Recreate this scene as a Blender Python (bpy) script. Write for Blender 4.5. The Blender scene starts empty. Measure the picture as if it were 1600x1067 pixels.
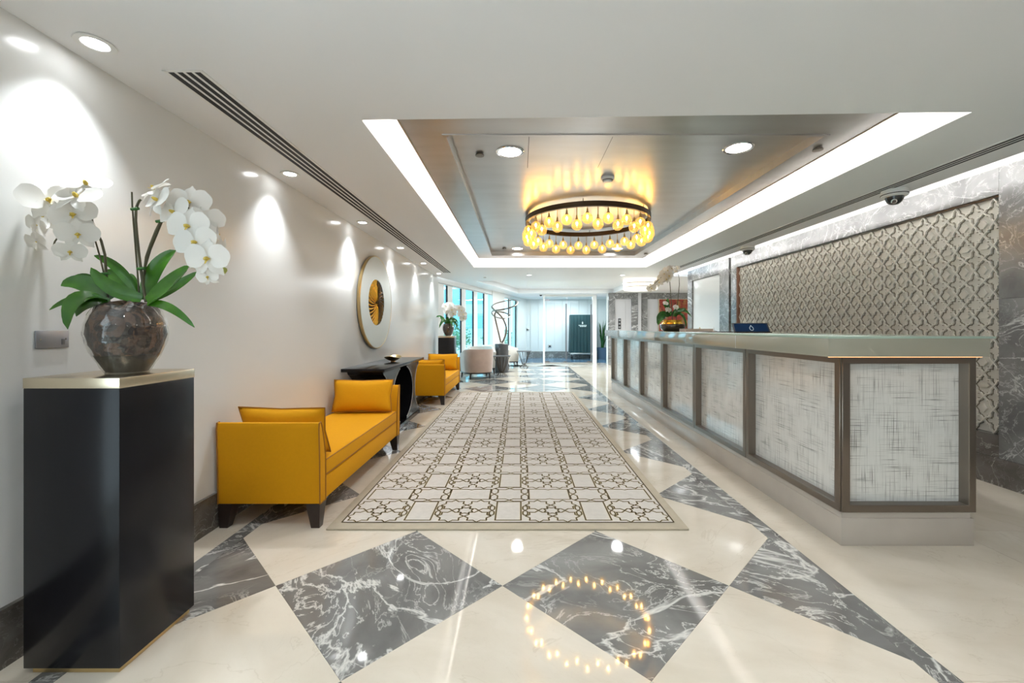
import bpy, bmesh, math, random
from mathutils import Vector, Matrix
R = math.radians
PI = math.pi
rnd = random.Random(7)

# ------------------------------------------------------------------ camera, world, light level
scene = bpy.context.scene
EYE = 1.2            # eye height
F = 656.0            # focal length in px of the 1600 wide frame
VX, VY = 812.0, 512.0
cam_d = bpy.data.cameras.new('camera')
cam = bpy.data.objects.new('camera', cam_d)
scene.collection.objects.link(cam)
cam.location = (0, 0, EYE)
cam.rotation_euler = (R(90), 0, 0)
cam_d.sensor_width = 36
cam_d.lens = 36 * F / 1600
cam_d.shift_x = -(VX - 800) / 1600
cam_d.shift_y = (VY - 533.5) / 1600
cam_d.clip_start = 0.02
cam_d.clip_end = 500
scene.camera = cam

world = bpy.data.worlds.new('daylight_sky')
scene.world = world
world.use_nodes = True
bg = world.node_tree.nodes['Background']
bg.inputs[0].default_value = (0.80, 0.91, 1.0, 1)
bg.inputs[1].default_value = 3.3

vs = scene.view_settings
vs.view_transform = 'Standard'
vs.look = 'None'
vs.gamma = 1
vs.use_curve_mapping = False
vs.exposure = 0.55
scene.cycles.use_denoising = True
scene.cycles.max_bounces = 10
scene.cycles.diffuse_bounces = 5
scene.cycles.glossy_bounces = 5
scene.cycles.transmission_bounces = 6
scene.cycles.transparent_max_bounces = 16
scene.cycles.caustics_reflective = False
scene.cycles.caustics_refractive = False
scene.cycles.sample_clamp_indirect = 6

LV = dict(wall_spot=35, raft_down=64, back_fill=27, cove=60, wall_cove=34, bulb=60, vest=45, lobby=50, lobby_area=120)

# ------------------------------------------------------------------ helpers
COL = scene.collection

def at(px, py, Y):
    "world point at depth Y that stands where the photograph shows (px, py)"
    return Vector(((px - VX) * Y / F, Y, EYE - (py - VY) * Y / F))

class MB:
    def __init__(s):
        s.v = []; s.f = []
    def add(s, vs_, fs_):
        o = len(s.v)
        s.v += [tuple(p) for p in vs_]
        s.f += [tuple(i + o for i in f) for f in fs_]
        return s
    def box(s, x0, x1, y0, y1, z0, z1):
        return s.add([(x0,y0,z0),(x1,y0,z0),(x1,y1,z0),(x0,y1,z0),(x0,y0,z1),(x1,y0,z1),(x1,y1,z1),(x0,y1,z1)],
                     [(3,2,1,0),(4,5,6,7),(0,1,5,4),(1,2,6,5),(2,3,7,6),(3,0,4,7)])
    def prism(s, poly, axis, a, b):
        "extrude a 2D polygon along axis from a to b; poly pairs are (y,z) for x, (x,z) for y, (x,y) for z"
        def p3(p, t):
            return {'x': (t, p[0], p[1]), 'y': (p[0], t, p[1]), 'z': (p[0], p[1], t)}[axis]
        n = len(poly)
        vs_ = [p3(p, a) for p in poly] + [p3(p, b) for p in poly]
        fs_ = [tuple(range(n - 1, -1, -1)), tuple(range(n, 2 * n))]
        fs_ += [(i, (i + 1) % n, n + (i + 1) % n, n + i) for i in range(n)]
        return s.add(vs_, fs_)
    def tube(s, pts, r, n=8, closed=False, caps=True, flat=1.0):
        pts = [Vector(p) for p in pts]
        m = len(pts)
        rr = r if isinstance(r, (list, tuple)) else [r] * m
        vs_ = []; up = None
        for i, p in enumerate(pts):
            if closed:
                t = pts[(i + 1) % m] - pts[i - 1]
            else:
                t = pts[min(i + 1, m - 1)] - pts[max(i - 1, 0)]
            if t.length < 1e-9: t = Vector((0, 0, 1))
            t.normalize()
            if up is None:
                up = Vector((0, 0, 1)) if abs(t.z) < .9 else Vector((1, 0, 0))
            a = (up - t * up.dot(t)); a.normalize(); up = a
            b = t.cross(a)
            for k in range(n):
                th = 2 * PI * k / n
                vs_.append(p + (a * math.cos(th) + b * math.sin(th) * flat) * rr[i])
        fs_ = []
        for i in range(m if closed else m - 1):
            j = (i + 1) % m
            for k in range(n):
                fs_.append((i*n + k, i*n + (k+1) % n, j*n + (k+1) % n, j*n + k))
        if caps and not closed:
            fs_.append(tuple(range(n - 1, -1, -1)))
            fs_.append(tuple((m-1)*n + k for k in range(n)))
        return s.add(vs_, fs_)
    def lathe(s, prof, n=32, c=(0, 0, 0), closed=False):
        m = len(prof); vs_ = []
        for (r, z) in prof:
            for k in range(n):
                th = 2 * PI * k / n
                vs_.append((c[0] + r * math.cos(th), c[1] + r * math.sin(th), c[2] + z))
        fs_ = []
        for i in range(m if closed else m - 1):
            j = (i + 1) % m
            for k in range(n):
                fs_.append((i*n + k, i*n + (k+1) % n, j*n + (k+1) % n, j*n + k))
        if not closed:
            if prof[0][0] > 1e-6: fs_.append(tuple(range(n - 1, -1, -1)))
            if prof[-1][0] > 1e-6: fs_.append(tuple((m-1)*n + k for k in range(n)))
        return s.add(vs_, fs_)
    def mesh(s, name, smooth=False, bevel=0, seg=2, angle=38):
        me = bpy.data.meshes.new(name)
        me.from_pydata(s.v, [], s.f)
        bm = bmesh.new(); bm.from_mesh(me)
        bmesh.ops.remove_doubles(bm, verts=bm.verts, dist=1e-6)
        bmesh.ops.recalc_face_normals(bm, faces=bm.faces)
        if bevel:
            ed = [e for e in bm.edges if len(e.link_faces) == 2 and e.calc_face_angle(0) > .6]
            bmesh.ops.bevel(bm, geom=ed, offset=bevel, segments=seg, affect='EDGES', profile=.5)
            smooth = True
        bm.to_mesh(me); bm.free()
        if smooth:
            me.polygons.foreach_set('use_smooth', [True] * len(me.polygons))
            me.set_sharp_from_angle(angle=R(angle))
        return me
    def build(s, name, mat, parent=None, smooth=False, bevel=0, seg=2, loc=(0, 0, 0), rot=(0, 0, 0), angle=38):
        return put(name, s.mesh(name, smooth, bevel, seg, angle), mat, parent, loc, rot)

def put(name, me, mat=None, parent=None, loc=(0, 0, 0), rot=(0, 0, 0)):
    o = bpy.data.objects.new(name, me)
    COL.objects.link(o)
    if mat is not None and me is not None and not me.materials:
        me.materials.append(mat)
    o.parent = parent
    o.location = loc
    o.rotation_euler = rot
    return o

def tag(o, label, cat, group=None, kind=None):
    o['label'] = label; o['category'] = cat
    if group: o['group'] = group
    if kind: o['kind'] = kind
    return o

def thing(name, label, cat, loc=(0, 0, 0), rz=0, group=None, kind=None):
    o = bpy.data.objects.new(name, None)
    o.empty_display_size = .05
    COL.objects.link(o)
    o.location = loc; o.rotation_euler = (0, 0, rz)
    return tag(o, label, cat, group, kind)

def copy_tree(o, parent=None, loc=None, rz=None):
    c = o.copy(); COL.objects.link(c); c.parent = parent
    if loc is not None: c.location = loc
    if rz is not None: c.rotation_euler = (0, 0, rz)
    for ch in list(o.children): copy_tree(ch, c)
    return c

# ------------------------------------------------------------------ materials
def nt(name):
    m = bpy.data.materials.new(name); m.use_nodes = True
    t = m.node_tree
    return m, t, t.nodes['Principled BSDF'], t.nodes.new, t.links.new

def plain(name, col, rough=.5, metal=0, spec=.5, coat=0, bump=0, bscale=200, vary=0, vscale=3, emit=None, estr=0, sheen=0):
    m, t, b, N, L = nt(name)
    b.inputs['Base Color'].default_value = (*col, 1)
    b.inputs['Roughness'].default_value = rough
    b.inputs['Metallic'].default_value = metal
    b.inputs['Specular IOR Level'].default_value = spec
    b.inputs['Coat Weight'].default_value = coat
    b.inputs['Coat Roughness'].default_value = .06
    b.inputs['Sheen Weight'].default_value = sheen
    tc = N('ShaderNodeTexCoord')
    if vary:
        n = N('ShaderNodeTexNoise'); n.inputs['Scale'].default_value = vscale; n.inputs['Detail'].default_value = 5
        L(tc.outputs['Object'], n.inputs['Vector'])
        mx = N('ShaderNodeMix'); mx.data_type = 'RGBA'
        mx.inputs[6].default_value = (*[c * (1 - vary) for c in col], 1)
        mx.inputs[7].default_value = (*[min(1, c * (1 + vary)) for c in col], 1)
        L(n.outputs['Fac'], mx.inputs[0]); L(mx.outputs[2], b.inputs['Base Color'])
    if bump:
        n2 = N('ShaderNodeTexNoise'); n2.inputs['Scale'].default_value = bscale; n2.inputs['Detail'].default_value = 3
        L(tc.outputs['Object'], n2.inputs['Vector'])
        bp = N('ShaderNodeBump'); bp.inputs['Strength'].default_value = bump; bp.inputs['Distance'].default_value = .002
        L(n2.outputs['Fac'], bp.inputs['Height']); L(bp.outputs[0], b.inputs['Normal'])
    if emit:
        b.inputs['Emission Color'].default_value = (*emit, 1)
        b.inputs['Emission Strength'].default_value = estr
    return m

def emission(name, col, s):
    m, t, b, N, L = nt(name)
    b.inputs['Base Color'].default_value = (.9, .9, .9, 1)
    b.inputs['Emission Color'].default_value = (*col, 1)
    b.inputs['Emission Strength'].default_value = s
    return m

def marble(name, c0, c1, vein, scale=1.0, rough=.06, vw=(.018, .012), vamt=(.9, .55), per_object=True, spec=.5):
    m, t, b, N, L = nt(name)
    tc = N('ShaderNodeTexCoord')
    vec = tc.outputs['Object']
    if per_object:
        oi = N('ShaderNodeObjectInfo')
        mul = N('ShaderNodeMath'); mul.operation = 'MULTIPLY'; mul.inputs[1].default_value = 37.0
        L(oi.outputs['Random'], mul.inputs[0])
        rot = N('ShaderNodeVectorRotate'); rot.rotation_type = 'Z_AXIS'
        ang = N('ShaderNodeMath'); ang.operation = 'MULTIPLY'; ang.inputs[1].default_value = 6.28
        L(oi.outputs['Random'], ang.inputs[0]); L(ang.outputs[0], rot.inputs['Angle'])
        L(vec, rot.inputs['Vector'])
        ad = N('ShaderNodeVectorMath'); ad.operation = 'ADD'
        cb = N('ShaderNodeCombineXYZ')
        for k in range(3): L(mul.outputs[0], cb.inputs[k])
        L(rot.outputs[0], ad.inputs[0]); L(cb.outputs[0], ad.inputs[1])
        vec = ad.outputs[0]
    mp = N('ShaderNodeMapping'); mp.inputs['Scale'].default_value = (scale, scale * .55, scale)
    L(vec, mp.inputs['Vector'])
    def noise(sc, det, dist, rgh=.55):
        n = N('ShaderNodeTexNoise')
        n.inputs['Scale'].default_value = sc; n.inputs['Detail'].default_value = det
        n.inputs['Roughness'].default_value = rgh; n.inputs['Distortion'].default_value = dist
        L(mp.outputs[0], n.inputs['Vector'])
        return n.outputs['Fac']
    def line(fac, w, amt):
        s1 = N('ShaderNodeMath'); s1.operation = 'SUBTRACT'; s1.inputs[1].default_value = .5; L(fac, s1.inputs[0])
        s2 = N('ShaderNodeMath'); s2.operation = 'ABSOLUTE'; L(s1.outputs[0], s2.inputs[0])
        mr = N('ShaderNodeMapRange'); mr.inputs['From Min'].default_value = 0; mr.inputs['From Max'].default_value = w
        mr.inputs['To Min'].default_value = amt; mr.inputs['To Max'].default_value = 0
        L(s2.outputs[0], mr.inputs['Value'])
        return mr.outputs['Result']
    cloud = noise(3.2, 8, .6)
    mix0 = N('ShaderNodeMix'); mix0.data_type = 'RGBA'
    mix0.inputs[6].default_value = (*c0, 1); mix0.inputs[7].default_value = (*c1, 1)
    rmp = N('ShaderNodeMapRange'); rmp.inputs['From Min'].default_value = .34; rmp.inputs['From Max'].default_value = .68
    L(cloud, rmp.inputs['Value']); L(rmp.outputs[0], mix0.inputs[0])
    v1 = line(noise(1.5, 6, 1.2), vw[0], vamt[0])
    v2 = line(noise(5.5, 7, 1.6, .62), vw[1], vamt[1])
    patch = N('ShaderNodeMapRange'); patch.inputs['From Min'].default_value = .36; patch.inputs['From Max'].default_value = .58
    L(noise(2.1, 2, 0), patch.inputs['Value'])
    v2m = N('ShaderNodeMath'); v2m.operation = 'MULTIPLY'; L(v2, v2m.inputs[0]); L(patch.outputs[0], v2m.inputs[1])
    mxv = N('ShaderNodeMath'); mxv.operation = 'MAXIMUM'; L(v1, mxv.inputs[0]); L(v2m.outputs[0], mxv.inputs[1])
    mix1 = N('ShaderNodeMix'); mix1.data_type = 'RGBA'; mix1.inputs[7].default_value = (*vein, 1)
    L(mix0.outputs[2], mix1.inputs[6]); L(mxv.outputs[0], mix1.inputs[0])
    L(mix1.outputs[2], b.inputs['Base Color'])
    b.inputs['Roughness'].default_value = rough
    b.inputs['Specular IOR Level'].default_value = spec
    return m

def thin_glass(name, tint=(.9, .97, 1), refl=.12, rough=.02, gcol=(1, 1, 1)):
    m, t, b, N, L = nt(name)
    t.nodes.remove(b)
    out = t.nodes['Material Output']
    tr = N('ShaderNodeBsdfTransparent'); tr.inputs[0].default_value = (*tint, 1)
    gl = N('ShaderNodeBsdfGlossy'); gl.inputs['Roughness'].default_value = rough; gl.inputs[0].default_value = (*gcol, 1)
    lw = N('ShaderNodeLayerWeight'); lw.inputs['Blend'].default_value = .5
    pw = N('ShaderNodeMath'); pw.operation = 'POWER'; pw.inputs[1].default_value = 4.5
    L(lw.outputs['Facing'], pw.inputs[0])
    ad = N('ShaderNodeMath'); ad.operation = 'MULTIPLY_ADD'; ad.use_clamp = True; ad.inputs[1].default_value = .8; ad.inputs[2].default_value = refl
    L(pw.outputs[0], ad.inputs[0])
    mx = N('ShaderNodeMixShader'); L(ad.outputs[0], mx.inputs[0]); L(tr.outputs[0], mx.inputs[1]); L(gl.outputs[0], mx.inputs[2])
    L(mx.outputs[0], out.inputs[0])
    return m

def woven_glass(name):
    "pale glass with a printed mesh of broken dark threads"
    m, t, b, N, L = nt(name)
    tc = N('ShaderNodeTexCoord'); sp = N('ShaderNodeSeparateXYZ'); L(tc.outputs['Object'], sp.inputs[0])
    u = N('ShaderNodeMath'); u.operation = 'ADD'; L(sp.outputs[0], u.inputs[0]); L(sp.outputs[1], u.inputs[1])
    def thr(su, sv, lo, hi):
        cb = N('ShaderNodeCombineXYZ')
        a = N('ShaderNodeMath'); a.operation = 'MULTIPLY'; a.inputs[1].default_value = su; L(u.outputs[0], a.inputs[0])
        c = N('ShaderNodeMath'); c.operation = 'MULTIPLY'; c.inputs[1].default_value = sv; L(sp.outputs[2], c.inputs[0])
        L(a.outputs[0], cb.inputs[0]); L(c.outputs[0], cb.inputs[1])
        n = N('ShaderNodeTexNoise'); n.inputs['Scale'].default_value = 1; n.inputs['Detail'].default_value = 1.5
        L(cb.outputs[0], n.inputs['Vector'])
        mr = N('ShaderNodeMapRange'); mr.inputs['From Min'].default_value = lo; mr.inputs['From Max'].default_value = hi
        L(n.outputs['Fac'], mr.inputs['Value'])
        return mr.outputs[0]
    v = thr(270, 3.6, .57, .66); h = thr(3.6, 280, .58, .67); mask = thr(9, 9, .34, .64)
    v2 = thr(320, 1.2, .52, .72)
    mx = N('ShaderNodeMath'); mx.operation = 'MAXIMUM'; L(v, mx.inputs[0]); L(h, mx.inputs[1])
    ms = N('ShaderNodeMath'); ms.operation = 'MULTIPLY'; L(mx.outputs[0], ms.inputs[0]); L(mask, ms.inputs[1])
    v2s = N('ShaderNodeMath'); v2s.operation = 'MULTIPLY'; v2s.inputs[1].default_value = .22; L(v2, v2s.inputs[0])
    tot = N('ShaderNodeMath'); tot.operation = 'ADD'; tot.use_clamp = True
    ms2 = N('ShaderNodeMath'); ms2.operation = 'MULTIPLY'; ms2.inputs[1].default_value = .95; L(ms.outputs[0], ms2.inputs[0])
    L(ms2.outputs[0], tot.inputs[0]); L(v2s.outputs[0], tot.inputs[1])
    c = N('ShaderNodeMix'); c.data_type = 'RGBA'
    c.inputs[6].default_value = (.69, .685, .65, 1); c.inputs[7].default_value = (.13, .125, .11, 1)
    L(tot.outputs[0], c.inputs[0]); L(c.outputs[2], b.inputs['Base Color'])
    b.inputs['Roughness'].default_value = .25; b.inputs['Coat Weight'].default_value = 1; b.inputs['Coat IOR'].default_value = 1.7; b.inputs['Coat Roughness'].default_value = .10
    bp = N('ShaderNodeBump'); bp.inputs['Strength'].default_value = .25; bp.inputs['Distance'].default_value = .002
    L(mx.outputs[0], bp.inputs['Height']); L(bp.outputs[0], b.inputs['Normal'])
    return m

def silver_leaf(name):
    m, t, b, N, L = nt(name)
    tc = N('ShaderNodeTexCoord')
    mp = N('ShaderNodeMapping'); mp.inputs['Scale'].default_value = (1.2, 5, 1); L(tc.outputs['Object'], mp.inputs[0])
    n = N('ShaderNodeTexNoise'); n.inputs['Scale'].default_value = 1.6; n.inputs['Detail'].default_value = 2; L(mp.outputs[0], n.inputs['Vector'])
    mx = N('ShaderNodeMix'); mx.data_type = 'RGBA'
    mx.inputs[6].default_value = (.46, .45, .44, 1); mx.inputs[7].default_value = (.60, .60, .60, 1)
    L(n.outputs['Fac'], mx.inputs[0]); L(mx.outputs[2], b.inputs['Base Color'])
    b.inputs['Metallic'].default_value = .92
    mr = N('ShaderNodeMapRange'); mr.inputs['To Min'].default_value = .26; mr.inputs['To Max'].default_value = .32
    L(n.outputs['Fac'], mr.inputs['Value']); L(mr.outputs[0], b.inputs['Roughness'])
    return m

def leaf_mat(name, c0, c1):
    m, t, b, N, L = nt(name)
    tc = N('ShaderNodeTexCoord')
    n = N('ShaderNodeTexNoise'); n.inputs['Scale'].default_value = 14; n.inputs['Detail'].default_value = 4; L(tc.outputs['Object'], n.inputs['Vector'])
    mx = N('ShaderNodeMix'); mx.data_type = 'RGBA'; mx.inputs[6].default_value = (*c0, 1); mx.inputs[7].default_value = (*c1, 1)
    L(n.outputs['Fac'], mx.inputs[0]); L(mx.outputs[2], b.inputs['Base Color'])
    b.inputs['Roughness'].default_value = .26
    return m

def petal_mat(name):
    m, t, b, N, L = nt(name)
    out = t.nodes['Material Output']
    b.inputs['Base Color'].default_value = (.80, .79, .76, 1); b.inputs['Roughness'].default_value = .55
    tl = N('ShaderNodeBsdfTranslucent'); tl.inputs[0].default_value = (.80, .78, .73, 1)
    mx = N('ShaderNodeMixShader'); mx.inputs[0].default_value = .35
    L(b.outputs[0], mx.inputs[1]); L(tl.outputs[0], mx.inputs[2]); L(mx.outputs[0], out.inputs[0])
    return m

def painting_mat(name):
    m, t, b, N, L = nt(name)
    tc = N('ShaderNodeTexCoord')
    n = N('ShaderNodeTexNoise'); n.inputs['Scale'].default_value = 5; n.inputs['Detail'].default_value = 3; L(tc.outputs['Object'], n.inputs['Vector'])
    cr = N('ShaderNodeValToRGB'); e = cr.color_ramp.elements
    e[0].position = .35; e[0].color = (.34, .17, .05, 1); e[1].position = .55; e[1].color = (.24, .02, .015, 1)
    x = e.new(.68); x.color = (.38, .07, .03, 1)
    L(n.outputs['Fac'], cr.inputs[0])
    v = N('ShaderNodeTexVoronoi'); v.inputs['Scale'].default_value = 9; L(tc.outputs['Object'], v.inputs['Vector'])
    mr = N('ShaderNodeMapRange'); mr.inputs['From Min'].default_value = .16; mr.inputs['From Max'].default_value = .24
    L(v.outputs['Distance'], mr.inputs['Value'])
    mx = N('ShaderNodeMix'); mx.data_type = 'RGBA'; mx.inputs[6].default_value = (.10, .01, .01, 1)
    L(mr.outputs[0], mx.inputs[0]); L(cr.outputs[0], mx.inputs[7]); L(mx.outputs[2], b.inputs['Base Color'])
    return m

M = {}
M['wall_white'] = plain('white_lacquer_wall', (.74, .745, .735), .19, spec=.42)
M['ceil'] = plain('white_plaster_ceiling', (.83, .835, .845), .38, spec=.35)
M['plaster'] = plain('white_plaster', (.80, .79, .76), .6)
M['cream'] = marble('cream_marble', (.61, .545, .445), (.70, .64, .545), (.48, .41, .31), 1.1, .045, (.006, .004), (.35, .25), spec=.85)
M['grey_marble'] = marble('grey_marble_tile', (.115, .113, .108), (.235, .232, .222), (.70, .69, .65), 1.0, .045, (.016, .020), (.9, .85), spec=.85)
M['wall_marble'] = marble('grey_marble_wall', (.115, .113, .11), (.24, .236, .23), (.68, .67, .65), 1.0, .22, (.009, .017), (.75, .6))
M['brown_marble'] = marble('brown_grey_marble', (.085, .075, .066), (.16, .145, .13), (.5, .48, .44), 1.6, .1, (.010, .010), (.7, .4))
M['grout'] = plain('grout', (.42, .38, .32), .6)
M['rug'] = plain('rug_pile', (.56, .52, .47), .95, bump=.5, bscale=900, vary=.10, vscale=30, sheen=.2)
M['rug_border'] = plain('rug_border_pile', (.43, .375, .285), .95, bump=.5, bscale=900, vary=.14, vscale=14)
M['rug_line'] = plain('rug_dark_line', (.075, .052, .022), .95)
M['rug_gold'] = plain('rug_gold_line', (.48, .40, .22), .95)
M['yellow'] = plain('mustard_fabric', (.62, .285, .003), .8, spec=.2, bump=.12, bscale=500, vary=.05, vscale=60)
M['piping'] = plain('dark_mustard_piping', (.30, .12, .006), .7)
M['black_wood'] = plain('black_lacquer', (.005, .005, .007), .22, spec=.27, bump=.02, bscale=60)
M['dark_wood'] = plain('dark_stained_wood', (.022, .012, .009), .3, vary=.2, vscale=20)
M['gold'] = plain('brushed_gold', (.62, .47, .23), .28, 1.0)
M['pale_gold'] = plain('pale_brass', (.66, .58, .44), .26, 1.0)
M['bright_gold'] = plain('polished_gold', (.85, .50, .07), .24, 1.0)
M['dark_bronze'] = plain('dark_bronze', (.05, .032, .018), .35, .8)
M['bronze'] = plain('brushed_bronze', (.215, .18, .148), .28, .9)
M['steel'] = plain('satin_steel', (.55, .55, .56), .3, 1.0)
M['dark_steel'] = plain('dark_steel', (.20, .20, .21), .35, .8)
M['dull_silver'] = plain('dull_silver', (.42, .42, .42), .45, .9)
M['chrome'] = plain('chrome', (.8, .8, .82), .08, 1.0)
M['weave'] = woven_glass('woven_glass_panel')
M['stone'] = plain('plinth_limestone', (.41, .365, .32), .14, vary=.10, vscale=5, bump=.05, bscale=40)
M['skirt'] = plain('taupe_back_painted_glass', (.33, .315, .25), .05, spec=.6, coat=.3)
M['green_glass'] = plain('green_edged_glass', (.36, .46, .38), .04, spec=.8, coat=.5)
M['black'] = plain('black_matte', (.012, .012, .012), .6)
M['dark_slot'] = plain('dark_slot', (.02, .02, .022), .7)
M['white_metal'] = plain('white_enamel', (.82, .82, .80), .35)
M['carved'] = plain('carved_limestone', (.62, .59, .52), .55, vary=.05, vscale=6, bump=.05, bscale=120)
M['carved_ground'] = plain('carved_ground', (.62, .595, .53), .6, vary=.05, vscale=8)
M['groove_shade'] = plain('carved_groove_shade', (.20, .175, .13), .8)  # dark tone paints the shade of the recesses beside the straps
M['strap'] = plain('carved_limestone_strap', (.70, .67, .60), .5)
M['silver'] = silver_leaf('silver_leaf_ceiling')
M['raft_edge'] = plain('bronze_trim', (.20, .14, .08), .4, .5)
M['lens'] = emission('lamp_lens', (1, .98, .95), 16)
M['lens_small'] = emission('small_lamp_lens', (.97, .99, 1), 22)
M['led'] = emission('led_strip', (1, .965, .91), LV['cove'])
M['led_wall'] = emission('wall_led_strip', (1, .98, .95), LV['wall_cove'])
M['led_warm'] = emission('warm_led_strip', (1, .42, .10), 2.2)
M['filament'] = emission('glowing_filament', (1, .66, .30), LV['bulb'])
M['amber'] = thin_glass('amber_glass', (1.0, .84, .52), .04, .04, (1, .85, .55))
_t = M['amber'].node_tree; _o = _t.nodes['Material Output']; _sh = _o.inputs[0].links[0].from_socket
_e = _t.nodes.new('ShaderNodeEmission'); _e.inputs[0].default_value = (1, .58, .16, 1); _e.inputs[1].default_value = .3
_a = _t.nodes.new('ShaderNodeAddShader'); _t.links.new(_sh, _a.inputs[0]); _t.links.new(_e.outputs[0], _a.inputs[1]); _t.links.new(_a.outputs[0], _o.inputs[0])
M['glass'] = thin_glass('clear_glass', (.94, .98, .98), .0)
M['tinted'] = thin_glass('blue_tinted_glass', (.66, .90, .96), .02)
M['vase'] = thin_glass('vase_glass', (.90, .90, .88), .06, .015)
M['bark'] = plain('bark_chips', (.155, .075, .042), .55, vary=.75, vscale=16, bump=1, bscale=26)
def bark_mat(name):
    m, t, b, N, L = nt(name)
    tc = N('ShaderNodeTexCoord')
    n = N('ShaderNodeTexNoise'); n.inputs['Scale'].default_value = 9; n.inputs['Detail'].default_value = 4
    L(tc.outputs['Object'], n.inputs['Vector'])
    mp = N('ShaderNodeVectorMath'); mp.operation = 'MULTIPLY_ADD'; mp.inputs[1].default_value = (.14, .14, .14)
    L(n.outputs['Color'], mp.inputs[0]); L(tc.outputs['Object'], mp.inputs[2])
    v = N('ShaderNodeTexVoronoi'); v.inputs['Scale'].default_value = 44; L(mp.outputs[0], v.inputs['Vector'])
    sx = N('ShaderNodeSeparateXYZ'); L(v.outputs['Color'], sx.inputs[0])
    cr = N('ShaderNodeValToRGB'); e = cr.color_ramp.elements
    e[0].position = .1; e[0].color = (.012, .006, .004, 1); e[1].position = .95; e[1].color = (.105, .050, .026, 1)
    x = e.new(.5); x.color = (.030, .014, .008, 1)
    L(sx.outputs[0], cr.inputs[0]); L(cr.outputs[0], b.inputs['Base Color'])
    bp = N('ShaderNodeBump'); bp.inputs['Strength'].default_value = .8; bp.inputs['Distance'].default_value = .006
    L(v.outputs['Distance'], bp.inputs['Height']); L(bp.outputs[0], b.inputs['Normal'])
    b.inputs['Roughness'].default_value = .5
    return m
M['bark'] = bark_mat('bark_chips')
M['soil'] = plain('dark_soil', (.018, .012, .008), .6, bump=1, bscale=60)
M['leaf'] = leaf_mat('orchid_leaf', (.010, .070, .004), (.065, .20, .012))
M['leaf_dark'] = leaf_mat('dark_leaf', (.012, .075, .010), (.035, .15, .025))
M['stem'] = plain('orchid_stem', (.060, .055, .022), .5, vary=.3, vscale=30)
M['petal'] = petal_mat('orchid_petal')
M['lip'] = plain('orchid_lip', (.62, .46, .08), .5, vary=.5, vscale=60)
M['bud'] = plain('orchid_bud', (.38, .42, .10), .5)
M['pink_velvet'] = plain('rose_beige_velvet', (.42, .31, .255), .7, vary=.15, vscale=8, sheen=.4)
M['pale_fabric'] = plain('pale_cream_fabric', (.62, .58, .52), .8, vary=.06, vscale=20)
M['slate'] = plain('slate_plinth', (.075, .075, .078), .35, vary=.2, vscale=5)
M['ribbon'] = plain('aged_bronze_ribbon', (.22, .18, .145), .32, .85)
M['green_cover'] = plain('bottle_green_cover', (.006, .040, .046), .55, vary=.25, vscale=5)
M['white_print'] = plain('white_print', (.75, .77, .75), .6)
M['screen'] = plain('blue_screen', (.002, .012, .040), .15, spec=.3, emit=(.002, .02, .06), estr=.03)
M['frosted'] = emission('glowing_lamp_shade', (1, .92, .78), .62)
M['elev'] = plain('pale_elevator_door', (.58, .57, .58), .22, .35)
M['white_panel'] = plain('white_gloss_panel', (.74, .76, .76), .14)
M['painting'] = painting_mat('red_orange_painting')
M['vest_floor'] = plain('sky_tinted_stone', (.12, .22, .33), .1, vary=.2, vscale=2)  # sky reflection put into the blue base colour
M['outside_ground'] = plain('outside_paving', (.42, .42, .40), .8)
M['tower'] = plain('outside_facade', (.50, .66, .74), .5, vary=.1, vscale=.3)
M['tower_glass'] = plain('outside_window', (.24, .46, .56), .1)
M['foliage'] = leaf_mat('outdoor_foliage', (.05, .16, .07), (.16, .30, .14))
M['tray'] = plain('pinkish_leather_tray', (.50, .40, .34), .5)
M['mat_dark'] = plain('dark_leather_mat', (.03, .025, .022), .4)

# ------------------------------------------------------------------ main dimensions
WL, WR = -1.83, 3.64         # left and right wall planes
ZC = 2.33                    # lower ceiling
BACK = -2.6                  # wall behind the camera
OX0, OX1, OY1 = -.86, 2.37, 7.87      # opening in the ceiling
OYL, OYR = 2.285, 2.20       # its near edge runs very slightly askew

def win_x(y):                # slanting window wall
    return -1.82 + .29 * (y - 9.6)

def struct(name, mb, mat, label, cat, **k):
    o = mb.build(name, mat, **k)
    return tag(o, label, cat, kind='structure')

# ------------------------------------------------------------------ floor
floor = struct('floor', MB().box(-2.6, 6.6, BACK - .1, 17.2, -.08, -.012), M['grout'],
               'polished stone floor of cream and grey marble diamonds', 'floor')
D = .5275                    # half diagonal of a diamond
CX = [-.6075, .4475]         # centres of the grey columns
CY0 = 1.953
XL, XR = CX[0] - 2 * D, CX[1] + 2 * D        # outer edges of the pattern
SW = .085                    # border strip
g = .0008
def tile_mesh(name, poly):
    return MB().prism(poly, 'z', -.012, 0).mesh(name)
dia = [(-D + g, 0), (0, -D + g), (D - g, 0), (0, D - g)]
me_grey = tile_mesh('grey_marble_tile', dia); me_cream = tile_mesh('cream_marble_tile', dia)
k = D - SW
tri_r = tile_mesh('grey_half_tile', [(-D + g, 0), (-SW, -k + g), (-SW, k - g)])
tri_l = tile_mesh('grey_half_tile', [(D - g, 0), (SW, k - g), (SW, -k + g)])
strip_m = tile_mesh('grey_border_tile', [(-SW + g, -D + g), (0, -D + g), (0, D - g), (-SW + g, D - g)])
strip_l = tile_mesh('grey_border_tile', [(0, -D + g), (SW - g, -D + g), (SW - g, D - g), (0, D - g)])
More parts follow.
